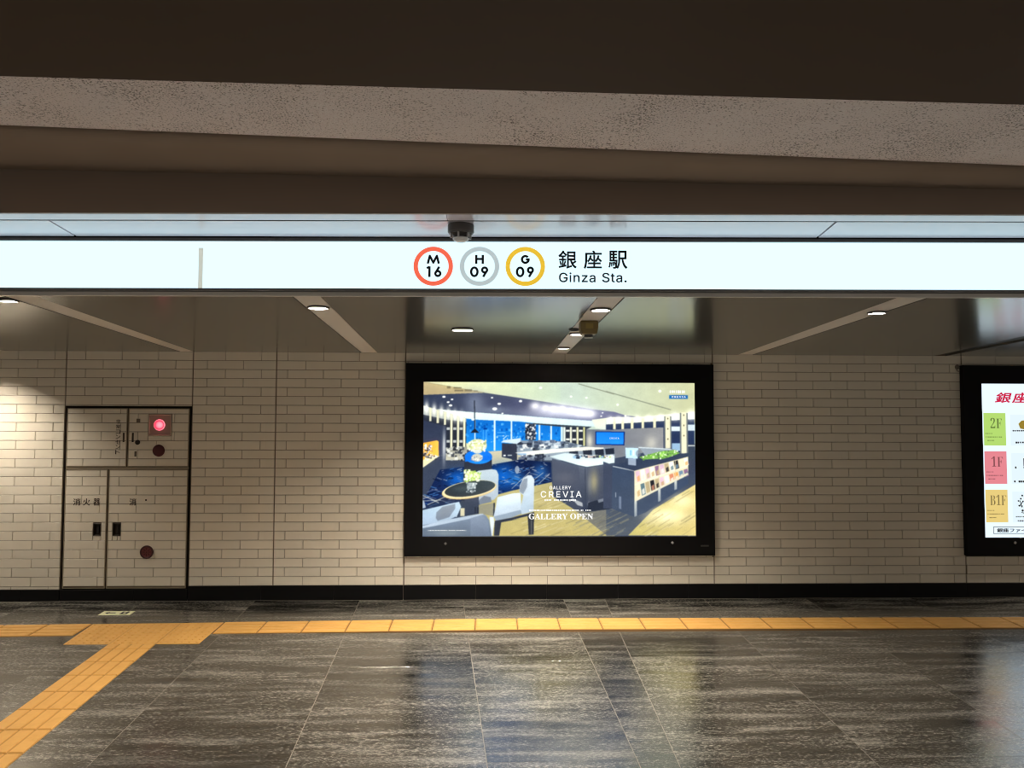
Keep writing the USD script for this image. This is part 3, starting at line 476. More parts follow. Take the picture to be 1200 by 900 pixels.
def sign_print(shape, off, m, parent, name, label=None):
    t = extrude(shape, .0012); v = np.array(t.vertices)
    w = np.stack([v[:, 0], sxy(v[:, 0], SYF - off) - v[:, 2], v[:, 1]], 1)
    return obj(name, (w, t.faces), m, parent, label=label)
ST = .0142
def stroke(pts, w=ST, cap=2): return LineString(pts).buffer(w / 2, cap_style=cap, join_style=2)
def arc(cx, cy, rx, ry, a0, a1, n=40):
    return [(cx + rx * math.cos(math.radians(a0 + (a1 - a0) * i / n)), cy + ry * math.sin(math.radians(a0 + (a1 - a0) * i / n))) for i in range(n + 1)]
def geo(ch, x, z, h):      # plain geometric capitals and figures, h tall, centred on x
    r = h / 2; e = ST / 2
    if ch == 'M': return stroke([(x - .62 * h, z), (x - .40 * h, z + h - e), (x, z + .12 * h), (x + .40 * h, z + h - e), (x + .62 * h, z)]).intersection(sbox(x - h, z, x + h, z + h))
    if ch == 'H': return unary_union([stroke([(x - .36 * h, z), (x - .36 * h, z + h)]), stroke([(x + .36 * h, z), (x + .36 * h, z + h)]), stroke([(x - .36 * h, z + .54 * h), (x + .36 * h, z + .54 * h)])])
    if ch == 'G': return unary_union([stroke(arc(x, z + r, r - e, r - e, 42, 360)), stroke([(x + .06 * h, z + r), (x + r, z + r)])])
    if ch == '1': return unary_union([stroke([(x + .08 * h, z), (x + .08 * h, z + h)]), stroke([(x - .18 * h, z + .84 * h), (x + .08 * h, z + .94 * h)])])
    if ch == '0': return Polygon(arc(x, z + r, .40 * h, r, 0, 360)).difference(Polygon(arc(x, z + r, .40 * h - ST * 1.05, r - ST, 0, 360)))
    q = .33 * h; s = unary_union([Polygon(arc(x, z + q, q, q, 0, 360)).difference(Polygon(arc(x, z + q, q - ST, q - ST, 0, 360))), stroke([(x - q + e, z + q * 1.12), (x + .13 * h, z + h - .002)]).intersection(sbox(x - h, z, x + h, z + h))])
    return s if ch == '6' else affinity.rotate(s, 180, origin=(x, z + r))
RING = [(-.357, 'M', '16', plain('ring_red', lin(240, 92, 62), .5, .3, emission_color=lin(246, 108, 80), emission_strength=.85), 'red-orange line ring'),
        (-.0555, 'H', '09', plain('ring_silver', lin(180, 192, 198), .5, .3, emission_color=lin(184, 198, 200), emission_strength=.85), 'silver-grey line ring'),
        (.243, 'G', '09', plain('ring_yellow', lin(245, 196, 40), .5, .3, emission_color=lin(248, 204, 60), emission_strength=.72), 'yellow line ring')]
for x, a, n, m, lb in RING:
    c = (x, 3.001)
    sign_print(Point(c).buffer(.1285, 48).difference(Point(c).buffer(.100, 48)), .0008, m, sign, 'line_ring', lb)
    h = .058
    sign_print(unary_union([geo(a, x, 3.018, h)]), .0008, INK, sign, 'lettering')
    dx = .0335 if n == '09' else .030
    for dg, sx in ((n[0], -1), (n[1], 1)): sign_print(geo(dg, x + sx * dx, 2.930, .070), .0008, INK, sign, 'lettering')
for ch, xa, xb in (('銀', .459, .578), ('座', .624, .742), ('駅', .785, .908)):
    sign_print(fit(ch, CJK, xa, xb, 2.987, 3.106, bold=.014), .0008, INK, sign, 'lettering')
sign_print(fit('Ginza Sta.', SANS, .463, .903, 2.897, 2.962, track=.045, bold=.012), .0008, INK, sign, 'lettering')

# ------------------------------------------------------------------ big lit advertisement
def frame_box(x0, x1, z0, z1, sx0, sx1, sz0, sz1, yb, yf, ys):
    """A black frame with a sunk lit face: outer edge chamfered, inner reveal running back to the screen."""
    b = .006
    O = lambda y, e: [(x0 + e, y, z0 + e), (x1 - e, y, z0 + e), (x1 - e, y, z1 - e), (x0 + e, y, z1 - e)]
    I = lambda y, e: [(sx0 - e, y, sz0 - e), (sx1 + e, y, sz0 - e), (sx1 + e, y, sz1 + e), (sx0 - e, y, sz1 + e)]
    rings = [O(yb, 0), O(yf + b, 0), O(yf, b), I(yf, b), I(yf + b, 0), I(ys + .004, 0)]
    v = [p for r in rings for p in r]; f = []
    for k in range(len(rings) - 1):
        for i in range(4):
            j = (i + 1) % 4
            f.append([4 * k + i, 4 * k + j, 4 * k + 4 + j, 4 * k + 4 + i])
    f.append([20, 21, 22, 23])
    return MB().add(v, f).out()
AX0, AX1, AZ0, AZ1 = -.716, 2.351, .702, 2.427
ad = thing('advertising_lightbox', 'large backlit advertisement of a lounge interior in a thick black frame on the tiled wall', 'advertisement')
obj('frame', frame_box(-.915, 2.564, .488, 2.638, AX0, AX1, AZ0, AZ1, .006, -.07, -.045), BLACK, ad)
KEY = plain('steel_lock', (.55, .53, .50), .25, .5, .9)
for x, z in ((-.459, .629), (2.08, .633)):
    obj('lock', lathe([(0, .010), (.010, .010), (.014, .006), (.014, 0), (0, 0)], 16, at(x, -.069, z, FRONT)), KEY, ad, label='small steel lock in the lower frame')
obj('maker_plate', slab_front(2.40, 2.49, .590, .606, -.069, -.072, .001), plain('dark_plate', (.03, .03, .03), .4), ad, label='tiny dark plate in the lower right frame corner')

# The printed picture: a fine flat grid whose vertex colours carry the print, lit from behind.
W, H = 318.0, 182.0
S = 2.0
NX, NY = int(W * S) + 1, int(H * S) + 1
GX, GY = np.meshgrid(np.arange(NX) / S, np.arange(NY) / S)
art = np.zeros((NY, NX, 3)) + np.array([64.0, 78.0, 108.0])
nrng = np.random.default_rng(5)
def cov(pts):
    """Coverage of a polygon on the grid (four samples a cell)."""
    p = np.array(pts, float); out = np.zeros((NY, NX))
    x0, y0 = np.floor((p.min(0) - 1) * S).astype(int); x1, y1 = np.ceil((p.max(0) + 1) * S).astype(int)
    x0, y0, x1, y1 = max(x0, 0), max(y0, 0), min(x1, NX - 1), min(y1, NY - 1)
    if x1 < x0 or y1 < y0: return out
    gx, gy = GX[y0:y1 + 1, x0:x1 + 1], GY[y0:y1 + 1, x0:x1 + 1]
    c = np.zeros(gx.shape)
    for ox, oy in ((-.25, -.25), (.25, -.25), (-.25, .25), (.25, .25)):
        X, Y = gx + ox / S, gy + oy / S; ins = np.zeros(X.shape, bool)
        for i in range(len(p)):
            (ax, ay), (bx, by) = p[i - 1], p[i]
            if ay == by: continue
            ins ^= ((ay > Y) != (by > Y)) & (X < (bx - ax) * (Y - ay) / (by - ay) + ax)
        c += ins / 4
    out[y0:y1 + 1, x0:x1 + 1] = c
    return out
def grad(c0, c1, p0, p1):
    d = np.array(p1, float) - np.array(p0, float)
    t = np.clip(((GX - p0[0]) * d[0] + (GY - p0[1]) * d[1]) / (d @ d), 0, 1)[..., None]
    return np.array(c0, float) * (1 - t) + np.array(c1, float) * t
def put(c, color, a=1.0):
    global art
    k = (c * a)[..., None]; art = art * (1 - k) + np.asarray(color, float) * k
def poly(pts, color, color2=None, g=None, a=1.0):
    if color2 is not None:
        p = np.array(pts, float)
        g = g or ((p[:, 0].mean(), p[:, 1].min()), (p[:, 0].mean(), p[:, 1].max()))
        color = grad(color, color2, *g)
    put(cov(pts), color, a)
def ell(cx, cy, rx, ry, color, a=1.0, rot=0, color2=None, g=None):
    t = np.linspace(0, 2 * math.pi, 40)[:-1]; r = math.radians(rot)
    p = [(cx + rx * math.cos(k) * math.cos(r) - ry * math.sin(k) * math.sin(r), cy + rx * math.cos(k) * math.sin(r) + ry * math.sin(k) * math.cos(r)) for k in t]
    poly(p, color, color2, g, a)
def soft(cx, cy, rx, ry, color, a=1.0):
    put(np.exp(-(((GX - cx) / rx) ** 2 + ((GY - cy) / ry) ** 2)), color, a)
def line(pts, w, color, a=1.0):
    for (x0, y0), (x1, y1) in zip(pts[:-1], pts[1:]):
        d = np.array([x1 - x0, y1 - y0], float); n = np.array([-d[1], d[0]]) / (np.hypot(*d) + 1e-9) * w / 2
        poly([(x0 + n[0], y0 + n[1]), (x1 + n[0], y1 + n[1]), (x1 - n[0], y1 - n[1]), (x0 - n[0], y0 - n[1])], color, a=a)
def rect(x0, y0, x1, y1, color, a=1.0): poly([(x0, y0), (x1, y0), (x1, y1), (x0, y1)], color, a=a)
def k1(u, v): return (u / 9 - 7, v / 9 - 8)
def k2(u, v): return (u / 9 + 103, v / 9 - 8)
def k3(u, v): return (u / 9 + 213, v / 9 - 8)
def k4(u, v): return (u / 9 - 7, v / 9 + 87)
def k5(u, v): return (u / 9 + 103, v / 9 + 87)
def k6(u, v): return (u / 9 + 213, v / 9 + 87)
def Q(k, *p): return [k(*q) for q in p]
def speck(region, n, colors, smin, smax, seed, asp=1.0, a=.9):
    r = random.Random(seed); cc = cov(region); p = np.array(region)
    x0, y0 = p.min(0); x1, y1 = p.max(0); k = 0
    while k < n:
        x, y = r.uniform(x0, x1), r.uniform(y0, y1); k += 1
        i, j = int(y * S), int(x * S)
        if 0 <= i < NY and 0 <= j < NX and cc[i, j] > .5:
            s = r.uniform(smin, smax); rect(x - s * asp, y - s, x + s * asp, y + s, r.choice(colors), a)
WHT = (250, 252, 250)
# upper ceilings
rect(-1, -1, 319, 80, grad((226, 224, 172), (196, 214, 200), (0, 0), (175, 20)))
poly([(160, -1), (319, -1), (319, 48), (160, 40)], (198, 212, 200), (204, 206, 158), ((180, 20), (318, 10)), a=1)
poly(Q(k1, (60, 70), (700, 183), (60, 212)), (206, 186, 128), (196, 172, 118))
line([k1(60, 72), k1(700, 183)], .6, (170, 158, 110))
for x0, x1, y, h in ((305, 345, 128, 26), (375, 460, 134, 16), (385, 480, 162, 16), (490, 570, 160, 22), (585, 630, 165, 10)):
    rect(*k1(x0, y - h / 2), *k1(x1, y + h / 2), (92, 82, 60), .55)
# dark hanging ceiling
poly(Q(k1, (60, 210), (700, 185), (1080, 240)) + Q(k2, (860, 360), (1080, 385)) + Q(k3, (200, 420), (410, 445), (0, 470)) + Q(k2, (840, 482), (260, 442)) + Q(k1, (1080, 428), (500, 388), (200, 362), (60, 322)),
     (52, 66, 98), (106, 108, 158), ((0, 30), (210, 40)))
soft(60, 26, 12, 14, (150, 166, 196), .6); soft(82, 33, 16, 4, (140, 156, 184), .6)
for u, v, r in ((275, 230, 1.5), (360, 258, 1.2), (320, 287, 1.3), (345, 322, 1.6), (780, 238, 1.1), (855, 303, 1.6), (808, 357, 2.2), (1075, 275, 1.2), (890, 405, 1)):
    ell(*k1(u, v), r * 1.3, r * .8, WHT)
for u, v, r in ((90, 273, 1.5), (300, 130, 1.5), (622, 222, 1.2), (785, 235, 1.1), (955, 396, .9), (940, 432, .9)): ell(*k2(u, v), r * 1.2, r * .9, WHT)
for u, v, r in ((575, 160, 1.5), (125, 308, 1.2), (55, 450, 1.2), (207, 428, 1)): ell(*k3(u, v), r * 1.2, r, WHT)
soft(*k2(530, 400), 42, 7, (214, 218, 238), .85)
for u, v in ((245, 325), (350, 345), (440, 352), (530, 352), (620, 372), (700, 390), (765, 398), (830, 405)): soft(*k2(u, v), 6.5, 5.2, (252, 250, 255), .95)
line([k3(0, 165), k3(690, 360)], .9, (128, 134, 120)); line([k2(700, 85), k2(1080, 195)], .9, (136, 140, 122))
# pale band over the windows
poly(Q(k1, (200, 362), (500, 388), (1080, 428)) + Q(k2, (260, 442), (840, 482), (900, 500), (880, 545), (300, 512), (0, 492)) + Q(k1, (640, 474), (510, 462), (350, 420)), (228, 243, 240), (206, 228, 236))
poly(Q(k2, (840, 470), (1080, 440)) + Q(k3, (400, 440), (940, 380), (940, 480), (0, 575)) + Q(k2, (880, 560)), (236, 236, 206), (220, 228, 218))
# left slatted wall
poly(Q(k1, (60, 320), (200, 362), (510, 460), (510, 900), (60, 900)), (46, 54, 78), (40, 48, 70))
poly(Q(k1, (60, 322), (510, 460), (510, 500), (290, 470), (60, 420)), (214, 220, 206), (150, 160, 170), a=.9)
for u in (95, 175, 250, 322, 392, 460): soft(*k1(u, 340 + (u - 60) * .28), 2.6, 7, (255, 255, 246), .95)
for u in (135, 212, 288): rect(*k1(u - 12, 330 + (u - 60) * .25), *k1(u + 12, 490 + (u - 130) * .25), (226, 224, 190))
for u in (355, 425, 491): rect(*k1(u - 11, 415 + (u - 355) * .3), *k1(u + 11, 880), (236, 234, 196))
for u in (322, 390, 457):
    for v in (570, 705): rect(*k1(u - 17, v - 14), *k1(u + 17, v + 12), (205, 212, 214), .9)
poly(Q(k1, (60, 480), (300, 545), (300, 900), (60, 900)), (52, 64, 96), (66, 80, 112))
soft(*k1(280, 760), 1.8, 17, (214, 220, 226), .95)
poly(Q(k1, (60, 722), (205, 694), (222, 705), (225, 860), (60, 905)), (236, 178, 66), (250, 206, 92), ((0, 80), (18, 80)))
speck(Q(k1, (60, 740), (150, 740), (160, 870), (60, 890)), 90, [(40, 44, 56), (236, 236, 230), (120, 126, 140), (245, 244, 238)], .4, 1.3, 3)
poly(Q(k1, (60, 900), (225, 858), (300, 850)) + Q(k4, (240, 0), (60, 130)), (232, 226, 186))
speck(Q(k1, (60, 870), (220, 840), (225, 890), (60, 905)), 25, [(60, 64, 74), (250, 250, 244)], .4, 1.0, 4)
poly(Q(k1, (300, 780), (520, 760), (520, 905), (300, 905)), (150, 150, 140), (214, 210, 184))
speck(Q(k1, (300, 770), (520, 760), (520, 905), (300, 905)), 60, [(46, 52, 66), (232, 234, 226), (190, 194, 190), (70, 78, 92)], .5, 1.8, 6)
# windows and the city at night
poly(Q(k1, (510, 462), (640, 474), (1080, 492)) + Q(k2, (530, 545), (530, 700), (0, 700)) + Q(k1, (1080, 800), (730, 810), (510, 720)), (16, 112, 202), (40, 156, 232))
city = Q(k1, (510, 500), (1080, 520), (1080, 720), (510, 720))
speck(city, 70, [(8, 84, 168), (10, 92, 178), (62, 164, 236), (96, 186, 244)], .4, 1.6, 8, .8, .8)
speck(Q(k2, (0, 520), (530, 560), (530, 690), (0, 690)), 60, [(8, 84, 168), (80, 176, 240), (10, 92, 178), (150, 214, 250)], .4, 1.4, 9, .8, .8)
line([k1(690, 580), k1(690, 700)], 1.2, (70, 168, 236)); line([k1(720, 570), k1(720, 690)], 1.6, (72, 166, 232))
rect(*k1(690, 560), *k1(728, 578), (8, 70, 150))
for v in (610, 645): line([k1(835, v), k1(915, v)], 1, (108, 194, 244), .8)
line([k1(895, 680), k1(940, 640)], 1, (190, 230, 250))
speck(Q(k1, (760, 640), (1080, 640), (1080, 720), (760, 720)), 24, [(226, 244, 252), (150, 214, 250)], .3, .8, 10)
for u, w in ((602, 12), (808, 18), (985, 15)): rect(*k1(u - w / 2, 468), *k1(u + w / 2, 705 if u != 808 else 800), (214, 238, 246))
for u in (287, 412, 522): rect(*k2(u - 9, 520), *k2(u + 9, 700), (208, 234, 246))
poly(Q(k2, (140, 505), (250, 515), (250, 690), (140, 685)), (64, 78, 104))
speck(Q(k2, (140, 505), (250, 515), (250, 690), (140, 685)), 70, [(240, 242, 240), (20, 28, 44), (230, 234, 234), (40, 50, 70)], .5, 1.4, 11)
poly(Q(k2, (220, 508), (840, 545), (780, 575), (530, 548), (220, 520)), (54, 66, 84))
poly(Q(k2, (540, 548), (785, 565), (785, 760), (540, 720)), (44, 52, 74))
for u, c in ((553, (222, 232, 226)), (620, (228, 230, 206)), (690, (226, 224, 178)), (760, (206, 206, 130))): rect(*k2(u - 10, 548), *k2(u + 10, 750), c)
for u in (587, 655, 724):
    for v in (590, 682): rect(*k2(u - 20, v - 12), *k2(u + 20, v + 8), (232, 236, 228))
# right slatted wall
poly(Q(k3, (0, 470), (410, 445), (940, 385), (940, 900), (610, 800), (610, 560), (0, 580)), (50, 66, 106), (40, 58, 98))
poly(Q(k3, (0, 470), (940, 383), (940, 460), (620, 480), (0, 520)), (238, 238, 214), (222, 228, 226))
for u in (90, 178, 278, 392, 516): rect(*k3(u - 14, 455), *k3(u + 14, 572), (232, 228, 190))
for u in (45, 135, 228, 335, 455, 585): soft(*k3(u, 470 - u * .05), 3.6, 3.6, (255, 254, 244), .9)
rect(*k3(695, 540), *k3(785, 590), (216, 232, 240)); rect(*k3(870, 520), *k3(945, 585), (208, 224, 234))
soft(*k3(735, 430), 6, 5, WHT, .9); soft(*k3(905, 420), 5, 6, WHT, .9)
rect(*k3(700, 720), *k3(800, 800), (150, 196, 230)); rect(*k3(870, 730), *k3(945, 905), (62, 78, 104)); rect(*k3(870, 740), *k3(945, 752), (220, 226, 226))
for u, y0, y1, w in ((657, 425, 775, 50), (828, 388, 860, 56)):
    rect(*k3(u - w / 2 - 14, y0 + 5), *k3(u + w / 2 + 14, y1), (112, 122, 132)); rect(*k3(u - w / 2, y0), *k3(u + w / 2, y1), (232, 228, 196))
    for j in range(3): ell(*k3(u, y0 + 30 + j * 110), .8, 1.0, (110, 104, 84))
# grey wall with the screen
poly(Q(k2, (780, 572), (1080, 578)) + Q(k3, (210, 566), (610, 550), (610, 780), (0, 900)) + Q(k2, (780, 800)), (112, 120, 138), (152, 154, 160), ((190, 60), (275, 60)))
soft(*k2(818, 700), 3.6, 9, (224, 220, 200), .9)
soft(*k3(480, 720), 7, 9, (206, 204, 192), .9)
poly(Q(k3, (-112, 593), (200, 597), (196, 744), (-112, 738)), (22, 52, 112))
poly(Q(k3, (-102, 602), (188, 606), (185, 732), (-102, 728)), (30, 136, 236), (46, 156, 248))
# middle distance: counters, tables and chairs
poly(Q(k1, (1040, 690)) + Q(k2, (0, 690), (560, 700), (800, 760), (1080, 770), (1080, 905), (0, 905)) + Q(k1, (1040, 905)), (134, 154, 176), (150, 168, 186))
poly(Q(k1, (730, 812), (900, 800), (1080, 850), (1080, 905)) + Q(k4, (1080, 60), (780, 100), (730, 0)), (212, 204, 166), (204, 200, 168))
speck(Q(k2, (0, 700), (560, 700), (780, 770), (400, 790), (0, 800)), 130, [(44, 54, 76), (236, 240, 240), (92, 110, 140), (196, 212, 224), (64, 78, 104)], .6, 2.0, 12, 1.5)
poly(Q(k1, (885, 722), (1040, 730)) + Q(k1, (1045, 905), (885, 870)), (54, 62, 86)); poly(Q(k1, (880, 712), (900, 690), (1080, 668), (1080, 705), (1040, 730)), (206, 226, 238))
rect(*k1(900, 845), *k1(925, 862), WHT); rect(*k1(945, 845), *k1(1000, 858), (196, 204, 210))
poly(Q(k2, (0, 725), (45, 730), (45, 905), (0, 905)), (56, 64, 88))
poly(Q(k2, (35, 822), (400, 785), (780, 760), (965, 768), (965, 790), (560, 812), (120, 862)), (240, 238, 226), (226, 230, 226))
rect(*k2(60, 830), *k2(150, 848), (120, 176, 232), .7)
for u, v in ((240, 842), (600, 812), (745, 800), (870, 790), (980, 780)): poly(Q(k2, (u, v), (u + 95, v - 8), (u + 100, v + 55), (u + 8, v + 62)), (42, 52, 74))
speck(Q(k2, (60, 850), (390, 850), (390, 905), (60, 905)), 40, [(40, 48, 70), (110, 122, 150), (60, 70, 96)], .8, 1.8, 13)
# black and blue patterned floor
flo = Q(k4, (60, 500), (240, 150), (490, 120), (780, 95), (1080, 40)) + Q(k5, (410, 70), (420, 300), (0, 372)) + Q(k4, (1080, 350), (850, 410), (500, 520), (60, 565))
poly(flo, (22, 38, 78), (30, 52, 104))
soft(*k4(900, 220), 14, 14, (20, 112, 214), .9); soft(*k4(420, 250), 12, 10, (26, 116, 220), .85); soft(*k5(300, 180), 8, 9, (60, 140, 220), .6); soft(*k5(50, 250), 8, 7, (60, 150, 232), .7)
r = random.Random(21); cf = cov(flo)
for k in range(330):
    x, y = r.uniform(2, 150), r.uniform(92, 150)
    i, j = int(y * S), int(x * S)
    if i < NY and cf[i, j] > .5:
        l = r.uniform(1.2, 4.2) * (.5 + (y - 92) / 50); t = r.choice((-.45, .55)) + r.uniform(-.15, .15)
        line([(x - l, y - l * t * .6), (x + l, y + l * t * .6)], r.uniform(.4, .9), r.choice([(176, 190, 220), (120, 146, 196), (8, 14, 34), (12, 20, 46), (88, 158, 226), (214, 222, 236)]), .75)
poly(Q(k4, (45, 560), (300, 410), (560, 470), (450, 500), (60, 590)), (60, 66, 84), a=.45)
for a, b in (((60, 480), (250, 470)), ((110, 520), (330, 420)), ((230, 500), (60, 420))): line([k4(*a), k4(*b)], .8, (214, 218, 214), .8)
for a, b in (((0, 350), (190, 170)), ((240, 250), (330, 180)), ((280, 300), (400, 190))): line([k5(*a), k5(*b)], .6, (224, 226, 226), .8)
ell(*k5(55, 150), 2.6, 4.6, (196, 212, 232), .7)
# wooden floor
poly(Q(k5, (0, 372), (240, 320), (420, 280), (440, 440), (640, 560), (1080, 830), (1080, 850), (0, 850)) + Q(k4, (450, 850), (450, 560), (660, 520), (850, 410)), (196, 182, 112), (204, 188, 108))
poly(Q(k5, (640, 560), (860, 590), (1080, 560)) + Q(k6, (945, 200), (945, 845), (0, 845)) + Q(k5, (1000, 850)), (120, 122, 122), (128, 128, 118))
poly(Q(k6, (0, 560), (320, 620), (870, 200), (945, 180), (945, 312), (232, 845), (0, 845)), (66, 82, 112), (92, 104, 120))
poly(Q(k6, (232, 845), (500, 570), (945, 305), (950, 850)), (206, 196, 108), (224, 206, 122), ((230, 160), (318, 130)))
soft(*k6(640, 640), 22, 9, (252, 246, 214), .85); soft(*k6(800, 480), 14, 8, (246, 240, 206), .7)
r = random.Random(31)
wood = Q(k6, (232, 845), (500, 570), (945, 305), (950, 850)); cw = cov(wood); cw2 = cov(Q(k5, (240, 330), (420, 290), (640, 560), (1080, 830), (0, 845), (230, 600)))
for k in range(260):
    x, y = r.uniform(60, 318), r.uniform(118, 181)
    i, j = int(y * S), int(x * S)
    if i < NY and j < NX and (cw[i, j] > .5 or cw2[i, j] > .5):
        l = r.uniform(3, 11); t = -.62 if x > 225 else -.38
        line([(x - l, y - l * t), (x + l, y + l * t)], r.uniform(.4, 1.6), r.choice([(160, 146, 88), (226, 214, 150), (232, 222, 162), (176, 162, 100), (150, 138, 92)]), .4)
for k in range(60):
    x, y = r.uniform(180, 245), r.uniform(150, 181)
    l = r.uniform(3, 8); line([(x - l, y + l * .5), (x + l, y - l * .5)], r.uniform(.5, 1.4), r.choice([(150, 146, 120), (96, 100, 104), (176, 170, 132)]), .4)
# pedestal with blue top, flower bowl, pendant lamp
poly(Q(k1, (500, 830), (780, 850), (780, 905)) + Q(k4, (780, 140), (560, 170), (480, 290)), (46, 54, 72), (60, 70, 90))
ell(*k1(640, 868), 16, 8.4, (22, 118, 224), color2=(40, 150, 240)); poly(Q(k4, (500, 0), (780, 0), (780, 45), (500, 65)), (24, 124, 228))
ell(*k4(625, 22), 6.6, 4.6, (206, 206, 190)); speck(Q(k4, (565, 0), (690, 0), (690, 60), (565, 60)), 24, [(240, 240, 226), (150, 160, 170)], .4, .9, 14)
ell(*k1(628, 745), 11, 7.4, (216, 220, 176)); speck(Q(k1, (535, 690), (725, 690), (715, 810), (545, 810)), 110, [(246, 246, 232), (190, 206, 120), (226, 226, 160), (252, 252, 246), (160, 178, 110)], .5, 1.5, 15)
ell(*k1(630, 812), 5, 2.4, (214, 220, 214))
line([k1(595, 268), k1(600, 572)], 1.3, (54, 62, 82)); poly(Q(k1, (556, 612), (600, 566), (648, 612)), (34, 38, 48)); ell(*k1(580, 470), 2.0, 1.6, (228, 244, 250), .9)
# chairs and round table
poly(Q(k4, (520, 300), (560, 210), (640, 160), (780, 143), (830, 155), (850, 200), (848, 420), (800, 470), (650, 480)), (200, 214, 224), (178, 196, 210))
poly(Q(k4, (648, 470), (700, 425), (770, 440), (780, 490), (650, 520)), (128, 142, 162))
poly(Q(k4, (410, 560), (460, 480), (520, 470), (520, 640), (420, 660)), (66, 78, 100)); rect(*k4(455, 555), *k4(500, 640), (214, 206, 166)); line([k4(415, 560), k4(415, 650)], 1, (220, 226, 230))
poly(Q(k4, (650, 525), (805, 500), (800, 640), (650, 610)), (160, 156, 128)); poly(Q(k4, (800, 500), (815, 500), (810, 640), (795, 640)), (50, 58, 76))
poly(Q(k4, (498, 440), (645, 430), (648, 615), (500, 640)), (74, 86, 112), (60, 72, 96)); line([k4(610, 545), k4(610, 610)], .9, (40, 46, 60)); line([k4(635, 545), k4(635, 610)], .9, (40, 46, 60))
ell(*k4(545, 362), 32, 10.2, (232, 200, 128), rot=-9); ell(*k4(545, 356), 31.4, 9.6, (244, 226, 170), rot=-9); ell(*k4(553, 350), 29.6, 8.6, (52, 64, 74), rot=-9, color2=(70, 84, 92), g=(k4(300, 400), k4(820, 290)))
soft(*k4(480, 350), 10, 3, (92, 112, 116), .5)
rect(*k4(520, 285), *k4(615, 350), (206, 222, 228), .75); speck(Q(k4, (515, 285), (620, 285), (620, 400), (515, 400)), 40, [(240, 248, 250), (110, 126, 136), (180, 196, 204)], .4, 1.1, 16)
ell(*k4(575, 215), 8.6, 6, (186, 212, 106)); speck(Q(k4, (490, 150), (660, 160), (660, 270), (490, 270)), 90, [(216, 232, 130), (244, 248, 226), (150, 190, 70), (236, 244, 214)], .5, 1.5, 17)
seat = Q(k4, (800, 640), (820, 560), (840, 440), (1000, 400)) + Q(k5, (90, 395), (105, 600), (0, 650)) + Q(k4, (830, 690))
poly(seat, (222, 234, 242), (186, 202, 220)); poly(Q(k4, (800, 645), (1080, 575)) + Q(k5, (105, 585), (100, 615), (0, 655)) + Q(k4, (825, 690)), (150, 170, 192))
poly(Q(k5, (78, 385), (84, 310), (120, 240), (165, 208), (205, 208), (236, 250), (228, 590), (105, 622), (92, 560), (120, 420)), (212, 224, 234), (186, 204, 220)); poly(Q(k5, (80, 382), (90, 305), (128, 245), (165, 240), (160, 330), (118, 408)), (148, 162, 180))
poly(Q(k4, (812, 690), (1080, 640)) + Q(k5, (0, 655), (235, 596), (235, 622), (0, 680)) + Q(k4, (1080, 668), (880, 706), (860, 845), (805, 845)), (58, 66, 84)); poly(Q(k5, (165, 622), (235, 605), (230, 835), (178, 838)), (62, 66, 74)); line([k5(205, 620), k5(205, 835)], .8, (120, 124, 120))
poly(Q(k4, (45, 580), (300, 520), (440, 488), (462, 540), (420, 640), (330, 680), (45, 740)), (196, 220, 238), (170, 194, 216)); poly(Q(k4, (200, 660), (205, 600), (270, 540), (400, 510), (400, 560), (340, 650), (220, 690)), (150, 162, 178), (132, 146, 166))
poly(Q(k4, (45, 445), (80, 490), (96, 550), (45, 562)), (176, 194, 214))
poly(Q(k4, (45, 745), (300, 680), (560, 630), (680, 613), (720, 630), (755, 680), (785, 850), (45, 850)), (140, 160, 186), (96, 114, 140)); poly(Q(k4, (45, 745), (300, 680), (680, 613), (700, 622), (540, 670), (200, 740), (45, 770)), (186, 204, 222)); poly(Q(k4, (560, 660), (680, 625), (740, 690), (770, 850), (560, 850)), (146, 164, 192), (120, 138, 168), a=.7); poly(Q(k4, (758, 648), (800, 650), (808, 700), (790, 850), (780, 845)), (216, 228, 238))
rect(*k4(110, 785), *k4(520, 797), (190, 200, 208), .6); soft(*k4(315, 820), 22, 4, (160, 176, 176), .5)
# counter
poly(Q(k2, (400, 862), (560, 826), (780, 845), (1080, 850)) + Q(k5, (1080, 75), (790, 118), (690, 98), (400, 12)), (206, 226, 232), (226, 240, 240))
speck(Q(k2, (620, 850), (1060, 850)) + Q(k5, (1060, 20), (640, 20)), 70, [(52, 62, 86), (40, 50, 74), (150, 196, 232), (190, 220, 110), (240, 244, 244), (228, 196, 180)], .6, 1.6, 18, 1.3)
poly(Q(k5, (420, 28), (690, 108), (790, 128), (1075, 84), (1065, 560), (790, 598), (640, 565), (560, 490), (432, 330)), (88, 98, 124), (72, 82, 106))
poly(Q(k5, (700, 110), (790, 128), (800, 590), (740, 585)), (96, 106, 130), (60, 72, 98)); line([k5(770, 130), k5(775, 585)], .7, (60, 70, 94))
soft(*k5(862, 275), 5, 13, (190, 176, 120), .75); soft(*k5(560, 240), 12, 8, (116, 118, 134), .5); soft(*k5(815, 300), 2.5, 12, (150, 156, 160), .5)
soft(*k5(1028, 440), 2.8, 3, (255, 255, 244)); poly(Q(k5, (620, 445), (740, 500), (745, 540), (690, 525)), (196, 202, 208), a=.85); soft(*k5(808, 515), 1.2, 2, (230, 234, 236)); poly(Q(k5, (800, 500), (900, 470), (1065, 520), (1065, 560), (790, 598)), (48, 58, 80)); poly(Q(k5, (900, 470), (1010, 440), (1010, 470), (910, 500)), (150, 160, 178), a=.7)
